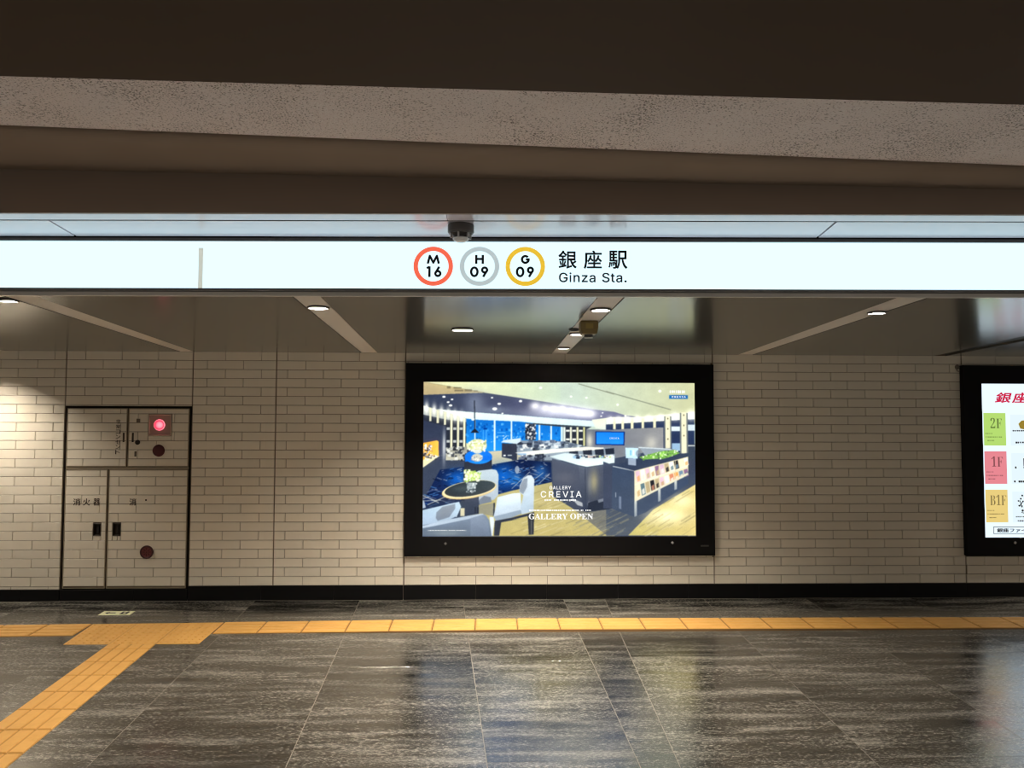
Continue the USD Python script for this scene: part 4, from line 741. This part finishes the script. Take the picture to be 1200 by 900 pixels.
# display rack of brochures
poly(Q(k6, (-30, 60), (75, 100), (70, 560), (-30, 560)), (70, 82, 112)); poly(Q(k6, (65, 90), (300, 160), (300, 650), (60, 565)), (64, 84, 118), (74, 92, 122))
line([k6(72, 112), k6(300, 160)], .9, (206, 214, 220)); poly(Q(k6, (65, 100), (340, 40), (640, -20), (880, -30), (870, 12), (300, 160)), (56, 72, 104))
poly(Q(k6, (320, 485), (870, 190), (870, 300), (420, 600), (300, 650)), (64, 84, 120), (76, 94, 124))
poly(Q(k6, (298, 160), (870, 8), (872, 192), (300, 492)), (226, 216, 180), (236, 226, 196))
r = random.Random(41); BK = [(38, 42, 56), (222, 140, 108), (240, 226, 196), (250, 248, 240), (206, 168, 110), (236, 170, 96), (226, 190, 214), (110, 150, 190), (150, 110, 160), (196, 176, 130), (90, 130, 150), (244, 240, 228)]
for row in (0, 1):
    for k in range(11):
        t0, t1 = k / 11 + .012, (k + 1) / 11 - .006
        def pt(t, s):
            top = np.array([304 + 560 * t, (168 if row == 0 else 318) - (152 if row == 0 else 185) * t]); h = (125 - 40 * t) if row == 0 else (140 - 60 * t)
            return k6(top[0] + s * 18, top[1] + s * h)
        c = r.choice(BK); d = r.choice(BK)
        poly([pt(t0, .02), pt(t1, .02), pt(t1, .94), pt(t0, .94)], c); poly([pt(t0 + .012, .5), pt(t1 - .01, .4), pt(t1 - .01, .85), pt(t0 + .012, .9)], d, a=.8)
line([k6(305, 308), k6(865, 105)], 1.3, (240, 236, 214)); line([k6(302, 478), k6(868, 190)], 2.6, (228, 222, 194)); line([k6(560, 90), k6(560, 330)], .8, (214, 200, 160)); line([k6(735, 45), k6(735, 240)], .8, (214, 200, 160))
for u, a, b in ((310, 488, 650), (563, 350, 490), (736, 268, 365)): poly(Q(k6, (u - 13, a), (u + 13, a - 8), (u + 13, b - 10), (u - 13, b)), (206, 212, 208), (150, 164, 178))
line([k6(102, 390), k6(102, 440)], 1.0, (150, 164, 190)); poly(Q(k6, (135, 430), (160, 435), (160, 570), (135, 560)), (118, 136, 168))
soft(*k6(-38, 0), 0.1, .1, WHT)
# plants and cube lamps on the rack
poly(Q(k3, (350, 760), (640, 775), (760, 790), (420, 860)), (150, 166, 182)); line([k3(345, 765), k3(690, 785)], 1.2, (214, 228, 234))
pl = Q(k3, (350, 870), (560, 810), (730, 790), (785, 825), (640, 880)) + Q(k6, (400, 40))
poly(pl, (130, 190, 84)); speck(pl, 130, [(170, 232, 96), (110, 168, 70), (206, 244, 160), (236, 248, 220), (80, 120, 70)], .5, 1.3, 19)
poly(Q(k3, (205, 768), (342, 772), (335, 885), (210, 880)), (196, 230, 250)); rect(*k3(255, 795), *k3(270, 850), (120, 190, 240)); rect(*k3(285, 795), *k3(300, 850), (236, 248, 252)); poly(Q(k6, (235, 30), (318, 30), (318, 105), (235, 95)), (158, 176, 204)); ell(*k3(340, 830), 3, 4, (120, 132, 150), .6)
# little marks of the print
rect(*k3(672, 202), *k3(874, 242), (38, 112, 184))
mx_, mn_ = art.max(2), art.min(2); sat_ = (mx_ - mn_) / np.maximum(mx_, 1)
keep = np.clip((sat_ - .42) / .25, 0, 1) * .28 + .72
lum_ = (art @ np.array([.30, .59, .11]))[..., None]
art = lum_ + (art - lum_) * keep[..., None]
art = 255 * np.clip(art / 255, 0, 1) ** 1.10
art = art * np.array([1.0, 1.0, .99])
from scipy.ndimage import gaussian_filter
hi = np.clip(art - 190, 0, 80)
art = art + .55 * np.stack([gaussian_filter(hi[..., i], 6) for i in range(3)], -1)     # the soft bloom of the printed photograph's own lamps
art = art * (1 + .08 * (meshkit.fbm(np.stack([GX / 9, GY / 7, 0 * GX], -1), 3, 5) - .5))[..., None]
art = np.stack([gaussian_filter(art[..., i], .75) for i in range(3)], -1)
art = art + nrng.normal(0, 3.0, (NY, NX, 1))
art = np.clip(art, 0, 255)
A = art / 255.0
A = np.where(A <= .04045, A / 12.92, ((A + .055) / 1.055) ** 2.4)
vx = AX0 + (AX1 - AX0) * GX / W; vz = AZ1 - (AZ1 - AZ0) * GY / H
V = np.stack([vx.ravel(), np.full(vx.size, -.045), vz.ravel()], 1)
I = np.arange(NX * NY).reshape(NY, NX)
F = np.stack([I[1:, :-1].ravel(), I[1:, 1:].ravel(), I[:-1, 1:].ravel(), I[:-1, :-1].ravel()], 1)
def print_mat(name, strength):
    return mat(name, {'a': ('attribute', dict(attribute='displayColor')), 'e': ('emission', dict(strength=strength))}, [('a.color', 'e.color')], surface='e.emission')
scr = obj('picture', (V, F), print_mat('backlit_print', POSTER_L), ad, label='backlit print of a lounge with chairs, counters and city windows')
UsdGeom.PrimvarsAPI(scr).CreatePrimvar('displayColor', Sdf.ValueTypeNames.Color3fArray, 'vertex').Set(Vt.Vec3fArray.FromNumpy(A.reshape(-1, 3).astype(np.float32)))
PW = glow('print_white', (1.0, 1.0, .98), POSTER_L)
def a_x(x): return AX0 + (AX1 - AX0) * x / W
def a_z(y): return AZ1 - (AZ1 - AZ0) * y / H
def ad_text(s, f, x0, y0, x1, y1, m=None, **kw):
    g = fit(s, f, a_x(x0), a_x(x1), a_z(y1), a_z(y0), **kw)
    obj('lettering', on_front(g, -.0455), m or PW, ad)
def pp(k, u0, v0, u1, v1): return (*k(u0, v0), *k(u1, v1))
ad_text('GALLERY', SANS, *pp(k5, 395, 322, 620, 357), track=.09, bold=.012)
ad_text('CREVIA', SANS, *pp(k5, 303, 376, 730, 442), track=.20, bold=.006)
ad_text('GALLERY OPEN', SERIF, *pp(k5, 178, 612, 852, 674))
ad_text('CREVIA', SANS, *pp(k3, 700, 213, 850, 231), track=.25, bold=.02)
ad_text('CREVIA', SANS, *pp(k3, 38, 660, 138, 676), track=.25)
def dashes(x0, x1, y, h, n, seed, m, put_, name='fine_print'):
    r = random.Random(seed); gs = []; x = x0
    step = (x1 - x0) / n
    for k in range(n):
        w = step * r.uniform(.45, .85)
        if r.random() > .12: gs.append(sbox(x, y - h / 2 * r.uniform(.6, 1), x + w, y + h / 2))
        x += step
    put_(unary_union(gs), m, name)
def ad_put(g, m, name): obj(name, on_front(g, -.0455), m, ad, kind='stuff')
def ad_dashes(k, u0, u1, v, h, n, seed): dashes(a_x(k(u0, v)[0]), a_x(k(u1, v)[0]), a_z(k(u0, v)[1]), h / 9 * (AZ1 - AZ0) / H, n, seed, PW, ad_put)
ad_dashes(k5, 345, 680, 472, 20, 17, 1); ad_dashes(k5, 182, 852, 580, 16, 42, 2); ad_dashes(k3, 680, 872, 168, 30, 9, 3); ad_dashes(k4, 116, 505, 791, 5, 30, 4)

# ------------------------------------------------------------------ floor directory lightbox at the right edge
DX0, DX1, DZ0, DZ1 = 5.666, 7.56, .68, 2.435
di = thing('directory_lightbox', 'white backlit shop directory with green, pink and yellow floor blocks in a black frame', 'directory board')
obj('frame', frame_box(5.4515, 7.775, .474, 2.645, DX0, DX1, DZ0, DZ1, .006, -.07, -.045), BLACK, di)
obj('screen', slab_front(DX0 - .002, DX1 + .002, DZ0 - .002, DZ1 + .002, -.030, -.044, .001), glow('directory_white', (.72, .86, .97), 1.02 * POSTER_L), di)
obj('lock', lathe([(0, .010), (.012, .010), (.016, .006), (.016, 0), (0, 0)], 16, at(6.003, -.069, .625, FRONT)), KEY, di, label='small steel lock in the lower frame')
def di_put(g, m, name='print_block', label=None, y=-.0445): obj(name, on_front(g, y, .0008), m, di, label=label, kind='stuff' if name == 'fine_print' else None)
GI = plain('grey_ink', (.10, .10, .11), .5, .2)
for nm, (z0, z1), c, tx, lb in (('print_block', (1.727, 2.098), (186, 226, 116), '2F', 'light green floor block'), ('print_block', (1.289, 1.659), (238, 140, 150), '1F', 'pink floor block'), ('print_block', (.853, 1.221), (240, 212, 130), 'B1F', 'yellow floor block')):
    di_put(sbox(5.692, z0, 5.950, z1), glow('block_' + tx, lin(*c), .80 * POSTER_L), nm, lb)
    w = .062 if tx != 'B1F' else .09
    g = fit(tx, SERIF, 5.832 - w, 5.832 + w + .012, z1 - .175, z1 - .055)
    bi = plain('block_ink_' + tx, tuple(.16 * v for v in lin(*c)), .5, .2, emission_color=lin(*[v * .55 for v in c]), emission_strength=.9)
    for gg in getattr(g.buffer(-.0016), 'geoms', [g]): di_put(gg, bi, 'lettering', y=-.0455)
    for k in range(3):
        dashes(5.71, 5.71 + (.09, .20, .13)[k], z1 - .235 - .04 * k, .010, (4, 9, 6)[k], 50 + k, bi, lambda g, m, n: di_put(g, m, n, y=-.0455), 'fine_print')
PALE = glow('directory_pale_cell', lin(222, 238, 246), .92 * POSTER_L)
for z0, z1 in ((1.727, 2.079), (1.289, 1.640), (.853, 1.200)):
    di_put(sbox(6.004, z0, 6.40, z1), PALE); di_put(sbox(6.45, z0, 6.85, z1), PALE); di_put(sbox(6.90, z0, 7.30, z1), PALE)
RED = plain('title_red', lin(214, 30, 70), .5, .2, emission_color=lin(220, 34, 76), emission_strength=.75)
for ch, xa, xb in (('銀', 5.832, 6.03), ('座', 6.03, 6.232)):
    di_put(fit(ch, CJK, xa, xb, 2.215, 2.335, bold=.022, slant=12), RED, 'lettering', y=-.0455)
di_put(Polygon([(6.10, 1.975), (6.135, 2.01), (6.20, 2.02), (6.22, 1.96), (6.18, 1.91), (6.12, 1.92)]), plain('logo_gold', lin(176, 150, 60), .5, .2, emission_color=lin(176, 150, 60), emission_strength=.6), 'print_block', 'gold leaf mark', y=-.0455)
dashes(6.03, 6.22, 1.895, .016, 8, 61, GI, lambda g, m, n: di_put(g, m, n, y=-.0455), 'fine_print'); dashes(6.06, 6.26, 1.76, .020, 8, 62, INK, lambda g, m, n: di_put(g, m, n, y=-.0455), 'fine_print')
dashes(6.045, 6.22, 1.475, .022, 7, 63, GI, lambda g, m, n: di_put(g, m, n, y=-.0455), 'fine_print'); dashes(6.03, 6.24, 1.315, .022, 8, 64, INK, lambda g, m, n: di_put(g, m, n, y=-.0455), 'fine_print')
di_put(sbox(6.145, 1.49, 6.165, 1.58), INK, 'print_block', y=-.0455)
g = [Point(6.10 + .028 * math.cos(a), 1.075 + .045 * math.sin(a)).buffer(.009) for a in (0.3, 1.5, 2.7, 4.0, 5.2)] + [stroke([(6.085, 1.03), (6.125, 1.09)], .008), stroke([(6.115, 1.02), (6.09, 1.10)], .008), Point(6.12, .985).buffer(.012), stroke([(6.105, .965), (6.14, .955)], .008), Point(6.12, 1.155).buffer(.01)]
di_put(unary_union(g), INK, 'print_block', 'black leaf-like mark', y=-.0455); dashes(6.04, 6.20, .915, .012, 8, 65, GI, lambda g, m, n: di_put(g, m, n, y=-.0455), 'fine_print'); dashes(6.06, 6.22, .868, .016, 7, 66, GI, lambda g, m, n: di_put(g, m, n, y=-.0455), 'fine_print')
di_put(sbox(5.772, .722, 6.26, .802).difference(sbox(5.778, .728, 6.254, .796)), GI, 'print_block', 'outlined caption box', y=-.0455)
di_put(fit('銀座ファイブ', CJK, 5.815, 6.235, .738, .786, bold=.03), GI, 'lettering', y=-.0455)

# ------------------------------------------------------------------ fire hydrant cabinet flush in the tiled wall
hy = thing('fire_hydrant_cabinet', 'tile-faced fire hydrant cabinet with red lamp and bell set flush in the wall', 'fire hydrant cabinet')
X0, Z0, X1, Z1 = HYD
sh = sbox(X0 + .002, Z0, X1 - .002, Z1 - .002)
obj('body', B(X0 + .001, X1 - .001, .062, .30, -.02, Z1 - .001), CAVITY, hy)
rim = sh.difference(sbox(X0 + .022, Z0 + .006, X1 - .022, Z1 - .022))
obj('frame', on_front(rim, .060, .048), CAVITY, hy, label='black recessed frame around the doors')
def door(name, x0, x1, z0, z1, label=None, holes=()):
    d = thing_part(name, hy, label)
    g = sbox(x0, z0, x1, z1)
    for h in holes: g = g.difference(sbox(*h))
    obj('door_panel', on_front(g, .058, .046), GROUT, d)
    tile_field(d, x0 + .006, x1 - .006, z0 + .006, z1 - .006, -4.287, -4.08, holes, yb=.0125, yf=.001)
    e = .0075
    rim = sbox(x0, z0, x1, z1).difference(sbox(x0 + e, z0 + e, x1 - e, z1 - e))
    obj('edge_strip', on_front(rim, .0118, .0125), SEAM, d)
    return d
def thing_part(name, parent, label=None):
    x = UsdGeom.Xform.Define(stage, numbered(str(parent.GetPath()), name)); return tag(x, label=label)
LB = (-3.775, 1.813, -3.516, 2.059)
ul = door('panel', X0 + .026, -4.006, 1.472, Z1 - .026)
ur = door('panel', -3.992, X1 - .026, 1.472, Z1 - .026, holes=[LB])
HL, HR = (-4.349, .711, -4.262, .851), (-4.136, .711, -4.048, .851)
ll = door('door', X0 + .026, -4.206, Z0 + .008, 1.440, holes=[HL])
lr = door('door', -4.190, X1 - .026, Z0 + .008, 1.440, holes=[HR])
obj('divider', B(X0 + .024, X1 - .024, .006, .05, 1.446, 1.466), SEAM, hy, label='grey steel rail between the upper panels and the doors')
for k, (a, b, c, d) in enumerate((HL, HR)):
    p = thing_part('handle', hy, 'dark recessed pull handle')
    obj('cup', frame_box(a + .001, c - .001, b + .001, d - .001, a + .010, c - .010, b + .010, d - .010, .05, -.003, .038), plain(f'handle_bronze_{k}', (.035, .026, .016), .45, .4, .3), p)
    obj('grip', slab_front((a + c) / 2 - .010, (a + c) / 2 + .014, b + .03, d - .03, .040, .012, .003), plain(f'handle_grip_{k}', (.012, .010, .008), .5), p)
lb = thing_part('alarm_lamp', hy, 'square pale plate with a glowing red dome lamp')
obj('plate_frame', frame_box(LB[0] + .001, LB[2] - .001, LB[1] + .001, LB[3] - .001, LB[0] + .018, LB[2] - .018, LB[1] + .018, LB[3] - .018, .05, -.006, .012), plain('lamp_frame', (.42, .34, .27), .4, .4, .2), lb)
obj('plate', B(LB[0] + .017, LB[2] - .017, .010, .02, LB[1] + .017, LB[3] - .017), plain('lamp_plate', (.36, .27, .23), .5, .3), lb)
prof = [(.062, 0), (.062, .004)] + [(.054 * math.cos(a), .006 + .046 * math.sin(a)) for a in np.linspace(0, math.pi / 2, 9)]
obj('lamp_dome', lathe([(0, 0)] + prof, 32, at(-3.655, .010, 1.936, FRONT)), mat('red_lamp_glass', {
    'w': ('layer_weight', dict(blend=.35)), 'r': ('rgb_ramp', dict(ramp=[(0.0, (1.0, .30, .36)), (.25, (1.0, .05, .10)), (1.0, (.75, .012, .04))])),
    'e': ('emission', dict(strength=1.5))}, [('w.facing', 'r.fac'), ('r.color', 'e.color')], surface='e.emission'), lb, smooth=40, label='glowing red lamp dome')
obj('alarm_bell', lathe([(0, .020), (.052, .019), (.060, .016), (.066, .008), (.067, 0), (0, 0)], 36, at(-3.653, .002, 1.651, FRONT)), plain('bell_dark_red', (.075, .010, .010), .45, .4), hy, smooth=30, label='dark red round sounder')
ho = thing_part('hose_outlet', hy, 'dark red round outlet cap with a star of slots')
obj('ring', lathe([(.055, 0), (.055, .012), (.060, .016), (.068, .016), (.073, .010), (.074, 0)], 36, at(-3.756, .002, .532, FRONT)), plain('outlet_ring', (.05, .012, .012), .4, .4), ho, smooth=30)
capg = Point(0, 0).buffer(.056, 32)
for k in range(8):
    a = k * math.pi / 4
    capg = capg.difference(stroke([(.016 * math.cos(a), .016 * math.sin(a)), (.048 * math.cos(a), .048 * math.sin(a))], .008))
capg = capg.difference(Point(0, 0).buffer(.007))
obj('cap', on_front(affinity.translate(capg, -3.756, .532), .002, .010), plain('outlet_red', (.15, .035, .035), .45, .4), ho)
obj('cap_back', on_front(Point(-3.756, .532).buffer(.056), .002, .003), CAVITY, ho)
def hy_text(g, m=DOOR_INK, name='lettering', label=None): obj(name, on_front(g, .0012, .0016), m, hy, label=label)
for ch, xa, xb in (('消', -4.573, -4.493), ('火', -4.465, -4.388), ('器', -4.352, -4.279)): hy_text(fit(ch, CJK, xa, xb, 1.045, 1.122, bold=.012))
hy_text(fit('消', CJK, -3.960, -3.885, 1.045, 1.122, bold=.012))
hy_text(Point(-3.779, 1.104).buffer(.010))
zz = 1.995
for ch in '非常コンセント':
    hy_text(fit(ch, CJK, -4.128, -4.078, zz - .046, zz, bold=.006)); zz -= .0565
for x0, x1, z0, z1 in ((-4.050, -4.031, 1.745, 1.848), (-3.951, -3.931, 1.745, 1.848)): obj('label_strip', slab_front(x0, x1, z0, z1, .002, -.002, .001), plain('label_brown', (.07, .05, .035), .6), hy, label='small brown vertical nameplate') if x0 < -4 else obj('label_strip', slab_front(x0, x1, z0, z1, .002, -.002, .001), DOOR_INK, hy, label='small brown vertical nameplate')
obj('button', lathe([(0, .012), (.022, .012), (.027, .008), (.027, 0), (0, 0)], 20, at(-3.886, .002, 1.742, FRONT)), DOOR_INK, hy, label='small dark round push button')
obj('label_plate', slab_front(-3.905, -3.865, 1.962, 2.004, .002, -.003, .001), plain('label_grey_brown', (.16, .125, .09), .6), hy, label='small square brown plate')
obj('label_plate', slab_front(-3.918, -3.896, 1.585, 1.642, .002, -.002, .001), plain('label_dim', (.11, .085, .06), .6), hy, label='tiny brown plate')

# ------------------------------------------------------------------ tactile paving
def tactile_tile(parent, c, bars=None, dots=None):
    t = thing_part('tile', parent)
    m = MB(); m.add(*slab_floor(c, .003, -.004, .001)); obj('plate', m.out(), YELLOW if dots else YELLOW_DARK, t)
    (ax, ay), (bx, by), (cx, cy), (dx, dy) = c
    P = lambda u, v: ((ax * (1 - u) + bx * u) * (1 - v) + (dx * (1 - u) + cx * u) * v, (ay * (1 - u) + by * u) * (1 - v) + (dy * (1 - u) + cy * u) * v)
    m = MB()
    if bars:
        for k in range(4):
            w = (k + .5) / 4; hw = .107
            q = [(.02, w - hw), (.98, w - hw), (.98, w + hw), (.02, w + hw)] if bars == 'x' else [(w - hw, .02), (w + hw, .02), (w + hw, .98), (w - hw, .98)]
            m.add(*slab_floor([P(*p) for p in q], .0085, .002, .0035))
        obj('bar', m.out(), YELLOW, t, label='raised guiding bars', kind='stuff')
    if dots:
        nx, ny = dots
        for i in range(nx):
            for j in range(ny):
                x, y = P((i + .5) / nx, (j + .5) / ny); r1, r2 = .013, .008
                v = []; f = []
                for k in range(8):
                    a = k * math.pi / 4; v += [(x + r1 * math.cos(a), y + r1 * math.sin(a), fz(y) + .002), (x + r2 * math.cos(a), y + r2 * math.sin(a), fz(y) + .008)]
                v.append((x, y, fz(y) + .0085))
                for k in range(8):
                    n = (k + 1) % 8; f += [[2 * k, 2 * n, 2 * n + 1], [2 * k, 2 * n + 1, 2 * k + 1], [2 * k + 1, 2 * n + 1, 16]]
                m.add(v, f)
        obj('dots', m.out(), YELLOW, t, label='raised warning dots', kind='stuff')
def tl(x): return (-.775 + .0125 * (x - .26) * (-1 if x < .26 else -.2)) if False else (-.738 - (.026 * (.26 - x) if x < .26 else .009 * (x - .26)))
def bl(x): return tl(x) - .355
guide = thing('tactile_paving', 'long yellow guiding strip running along the foot of the tiled wall', 'tactile paving')
GAPT = .003
obj('bedding', slab_floor([(-2.625, bl(-2.625)), (9.5, bl(9.5)), (9.5, tl(9.5)), (-2.625, tl(-2.625))], .0004, -.003, .0002), YELLOW_JOINT, guide)
obj('bedding', slab_floor([(-8.9, bl(-8.9)), (-3.90, bl(-3.90)), (-3.90, tl(-3.90)), (-8.9, tl(-8.9))], .0004, -.003, .0002), YELLOW_JOINT, guide)
x = -2.62
while x < 9.3:
    e = x + .418
    tactile_tile(guide, [(x + GAPT, bl(x)), (e - GAPT, bl(e)), (e - GAPT, tl(e)), (x + GAPT, tl(x))], bars='x'); x = e
x = -3.905
while x > -8.6:
    e = x - .415
    tactile_tile(guide, [(e + GAPT, bl(e)), (x - GAPT, bl(x)), (x - GAPT, tl(x)), (e + GAPT, tl(e))], bars='x'); x = e
dotb = thing('tactile_paving', 'yellow block of raised warning dots where the two guiding strips meet', 'tactile paving')
BX = [(-3.90, -3.86), (-3.47, -3.447), (-3.045, -3.03), (-2.625, -2.632)]
yt = [tl(-3.9), tl(-3.47), tl(-3.04), tl(-2.62)]
for i in range(3):
    xa, xb = BX[i], BX[i + 1]
    mid = .52
    l0, l1, l2 = (xa[0], yt[i]), (xa[0] + (xa[1] - xa[0]) * mid, yt[i] - .335), (xa[1], -1.455)
    q0, q1, q2 = (xb[0], yt[i + 1]), (xb[0] + (xb[1] - xb[0]) * mid, yt[i + 1] - .335), (xb[1], -1.455)
    g = .0025
    tactile_tile(dotb, [(l1[0] + g, l1[1] + g), (q1[0] - g, q1[1] + g), (q0[0] - g, q0[1]), (l0[0] + g, l0[1])], dots=(6, 5))
    tactile_tile(dotb, [(l2[0] + g, l2[1]), (q2[0] - g, q2[1]), (q1[0] - g, q1[1] - g), (l1[0] + g, l1[1] - g)], dots=(6, 4))
branch = thing('tactile_paving', 'yellow guiding strip leading from the dot block towards the lower left corner', 'tactile paving')
ys = [-1.465, -1.593, -1.916, -2.23, -2.57, -2.90, -3.232, -3.575, -3.92, -4.265, -4.61, -4.955, -5.30, -5.645, -5.99]
bxl = lambda y: -3.452 + .031 * (-1.45 - y); bxr = lambda y: -3.024 + .031 * (-1.45 - y)
obj('bedding', slab_floor([(bxl(-5.99), -5.99), (bxr(-5.99), -5.99), (bxr(-1.465), -1.465), (bxl(-1.465), -1.465)], .0004, -.003, .0002), YELLOW_JOINT, branch)
for a, b in zip(ys[1:], ys[:-1]):
    tactile_tile(branch, [(bxl(a), a + .0025), (bxr(a), a + .0025), (bxr(b), b - .0025), (bxl(b), b - .0025)], bars='y')

# ------------------------------------------------------------------ small things
pl_ = thing('floor_marker', 'small pale green marker plate with a dark arrow lying on the floor by the wall', 'floor sign')
obj('plate', slab_floor([(-4.005, -.538), (-3.685, -.538), (-3.685, -.402), (-4.005, -.402)], .004, -.002, .001), plain('marker_pale', (.80, .82, .55), .5, .3), pl_)
def fl_print(g, name):
    t = extrude(g, .0006); v = np.array(t.vertices); v[:, 2] += fz(v[:, 1]) + .0039; obj(name, (v, t.faces), INK, pl_)
fl_print(Polygon([(-3.965, -.47), (-3.925, -.435), (-3.925, -.458), (-3.855, -.458), (-3.855, -.482), (-3.925, -.482), (-3.925, -.505)]), 'arrow')
fl_print(unary_union([sbox(-3.80, -.515, -3.725, -.425).difference(sbox(-3.775, -.49, -3.75, -.425)), Point(-3.762, -.445).buffer(.010)]), 'doorway_mark')
hk = thing('wall_ring', 'small dull metal ring fixed high on the tiles beside the directory frame', 'ring')
obj('rosette', lathe([(0, .008), (.022, .008), (.028, .004), (.028, 0), (0, 0)], 20, at(5.425, .001, 2.628, FRONT)), plain('dull_ring_metal', (.22, .19, .15), .4, .4, .5), hk)
tor = trimesh.creation.torus(major_radius=.026, minor_radius=.005, major_sections=24, minor_sections=8); tor.apply_transform(at(5.438, -.010, 2.604, FRONT))
obj('ring', tor, stage.GetPrimAtPath('/World/Looks/dull_ring_metal').GetPath() and UsdShade.Material.Get(stage, '/World/Looks/dull_ring_metal'), hk, smooth=True)

# recessed downlights
LAMP_ON = glow('downlight_warm', (1.0, .88, .73), LAMP_L)
CAN = plain('downlight_reflector', (.80, .76, .70), .35, .5)
TRIM_DARK = plain('downlight_trim', (.035, .032, .03), .4, .4)
CAN_OFF = plain('downlight_dark_can', (.05, .048, .045), .5)
LABELS_EXTRA = ['downlight beyond the left edge, close to the tiled wall', 'downlight beyond the right edge of the picture', 'added downlight out of view at right, brightening the wall under the directory']
def downlight(x, y, r, label, on):
    d = thing('downlight', label, 'ceiling light', (x, y, cz(y)), group='recessed downlights in the low ceiling')
    dep = .055
    obj('trim_ring', lathe([(r - .004, .004), (r - .003, -.011), (r + .003, -.012), (r + .006, -.009), (r + .008, .0)], 40), TRIM_DARK, d, smooth=30)
    obj('can', lathe([(r - .005, -.001), (r - .005, .012), (r * .72, dep), (0, dep + .001)], 40), CAN if on else CAN_OFF, d, smooth=40)
    if on: obj('lamp', lathe([(0, dep - .004), (r * .55, dep - .004), (r * .55, dep - .001), (0, dep - .001)], 24), LAMP_ON, d)
    return d
for i, (x, y, r, label, on) in enumerate(LAMPS):
    downlight(x, y, r, label or LABELS_EXTRA[i - 8], on)

sd = thing('smoke_detector', 'round grey detector with a pale tip hanging under the soffit before the sign', 'detector', (-.166, -4.055, SZ))
DK = plain('detector_grey', (.12, .115, .11), .5, .4)
obj('base', lathe([(0, 0), (.078, 0), (.080, -.006), (.080, -.046), (.074, -.054), (0, -.054)], 40), DK, sd, smooth=30)
obj('neck', lathe([(.058, -.052), (.050, -.068), (.036, -.080), (0, -.080)], 32), plain('detector_neck', (.06, .058, .055), .4, .4), sd, smooth=30)
for k in range(6):
    a = k * math.pi / 3 + .3
    t = trimesh.creation.box((.012, .010, .034)); t.apply_translation((.060, 0, -.066)); t.apply_transform(trimesh.transformations.rotation_matrix(a, [0, 0, 1])); obj('cage_rib', t, plain(f'rib_{k}', (.62, .62, .62), .3, .5), sd)
obj('tip', lathe([(0, -.079), (.046, -.079), (.050, -.084), (.042, -.097), (.025, -.104), (0, -.106)], 32), plain('detector_tip', (.85, .87, .88), .3, .5), sd, smooth=40, label='pale domed tip')

cb = thing('ceiling_camera_box', 'square brown box with a dark lens hanging from the strip above the poster', 'surveillance camera', (.818, -2.50, cz(-2.50)))
m = MB()
t = trimesh.convex.convex_hull(np.array([(sx * w, sy_ * w, z) for w, z in ((.066, 0), (.070, -.010), (.070, -.062), (.062, -.100), (.056, -.105)) for sx in (-1, 1) for sy_ in (-1, 1)]))
obj('housing', t, plain('box_brown', (.22, .165, .06), .45, .4), cb)
obj('badge', slab_front(-.030, .030, -.062, -.020, -.069, -.0722, .001), plain('box_badge', (.34, .26, .07), .4, .4), cb, label='paler square badge on the front')
obj('lens', lathe([(0, -.130), (.020, -.129), (.034, -.122), (.036, -.104), (0, -.104)], 28), plain('lens_black', (.008, .008, .008), .15, .6), cb, smooth=40)
obj('lens_ring', lathe([(.026, -.1285), (.036, -.128), (.036, -.132), (.026, -.132), (.026, -.1285)], 28), plain('lens_ring_pale', (.6, .58, .5), .3), cb, smooth=30)
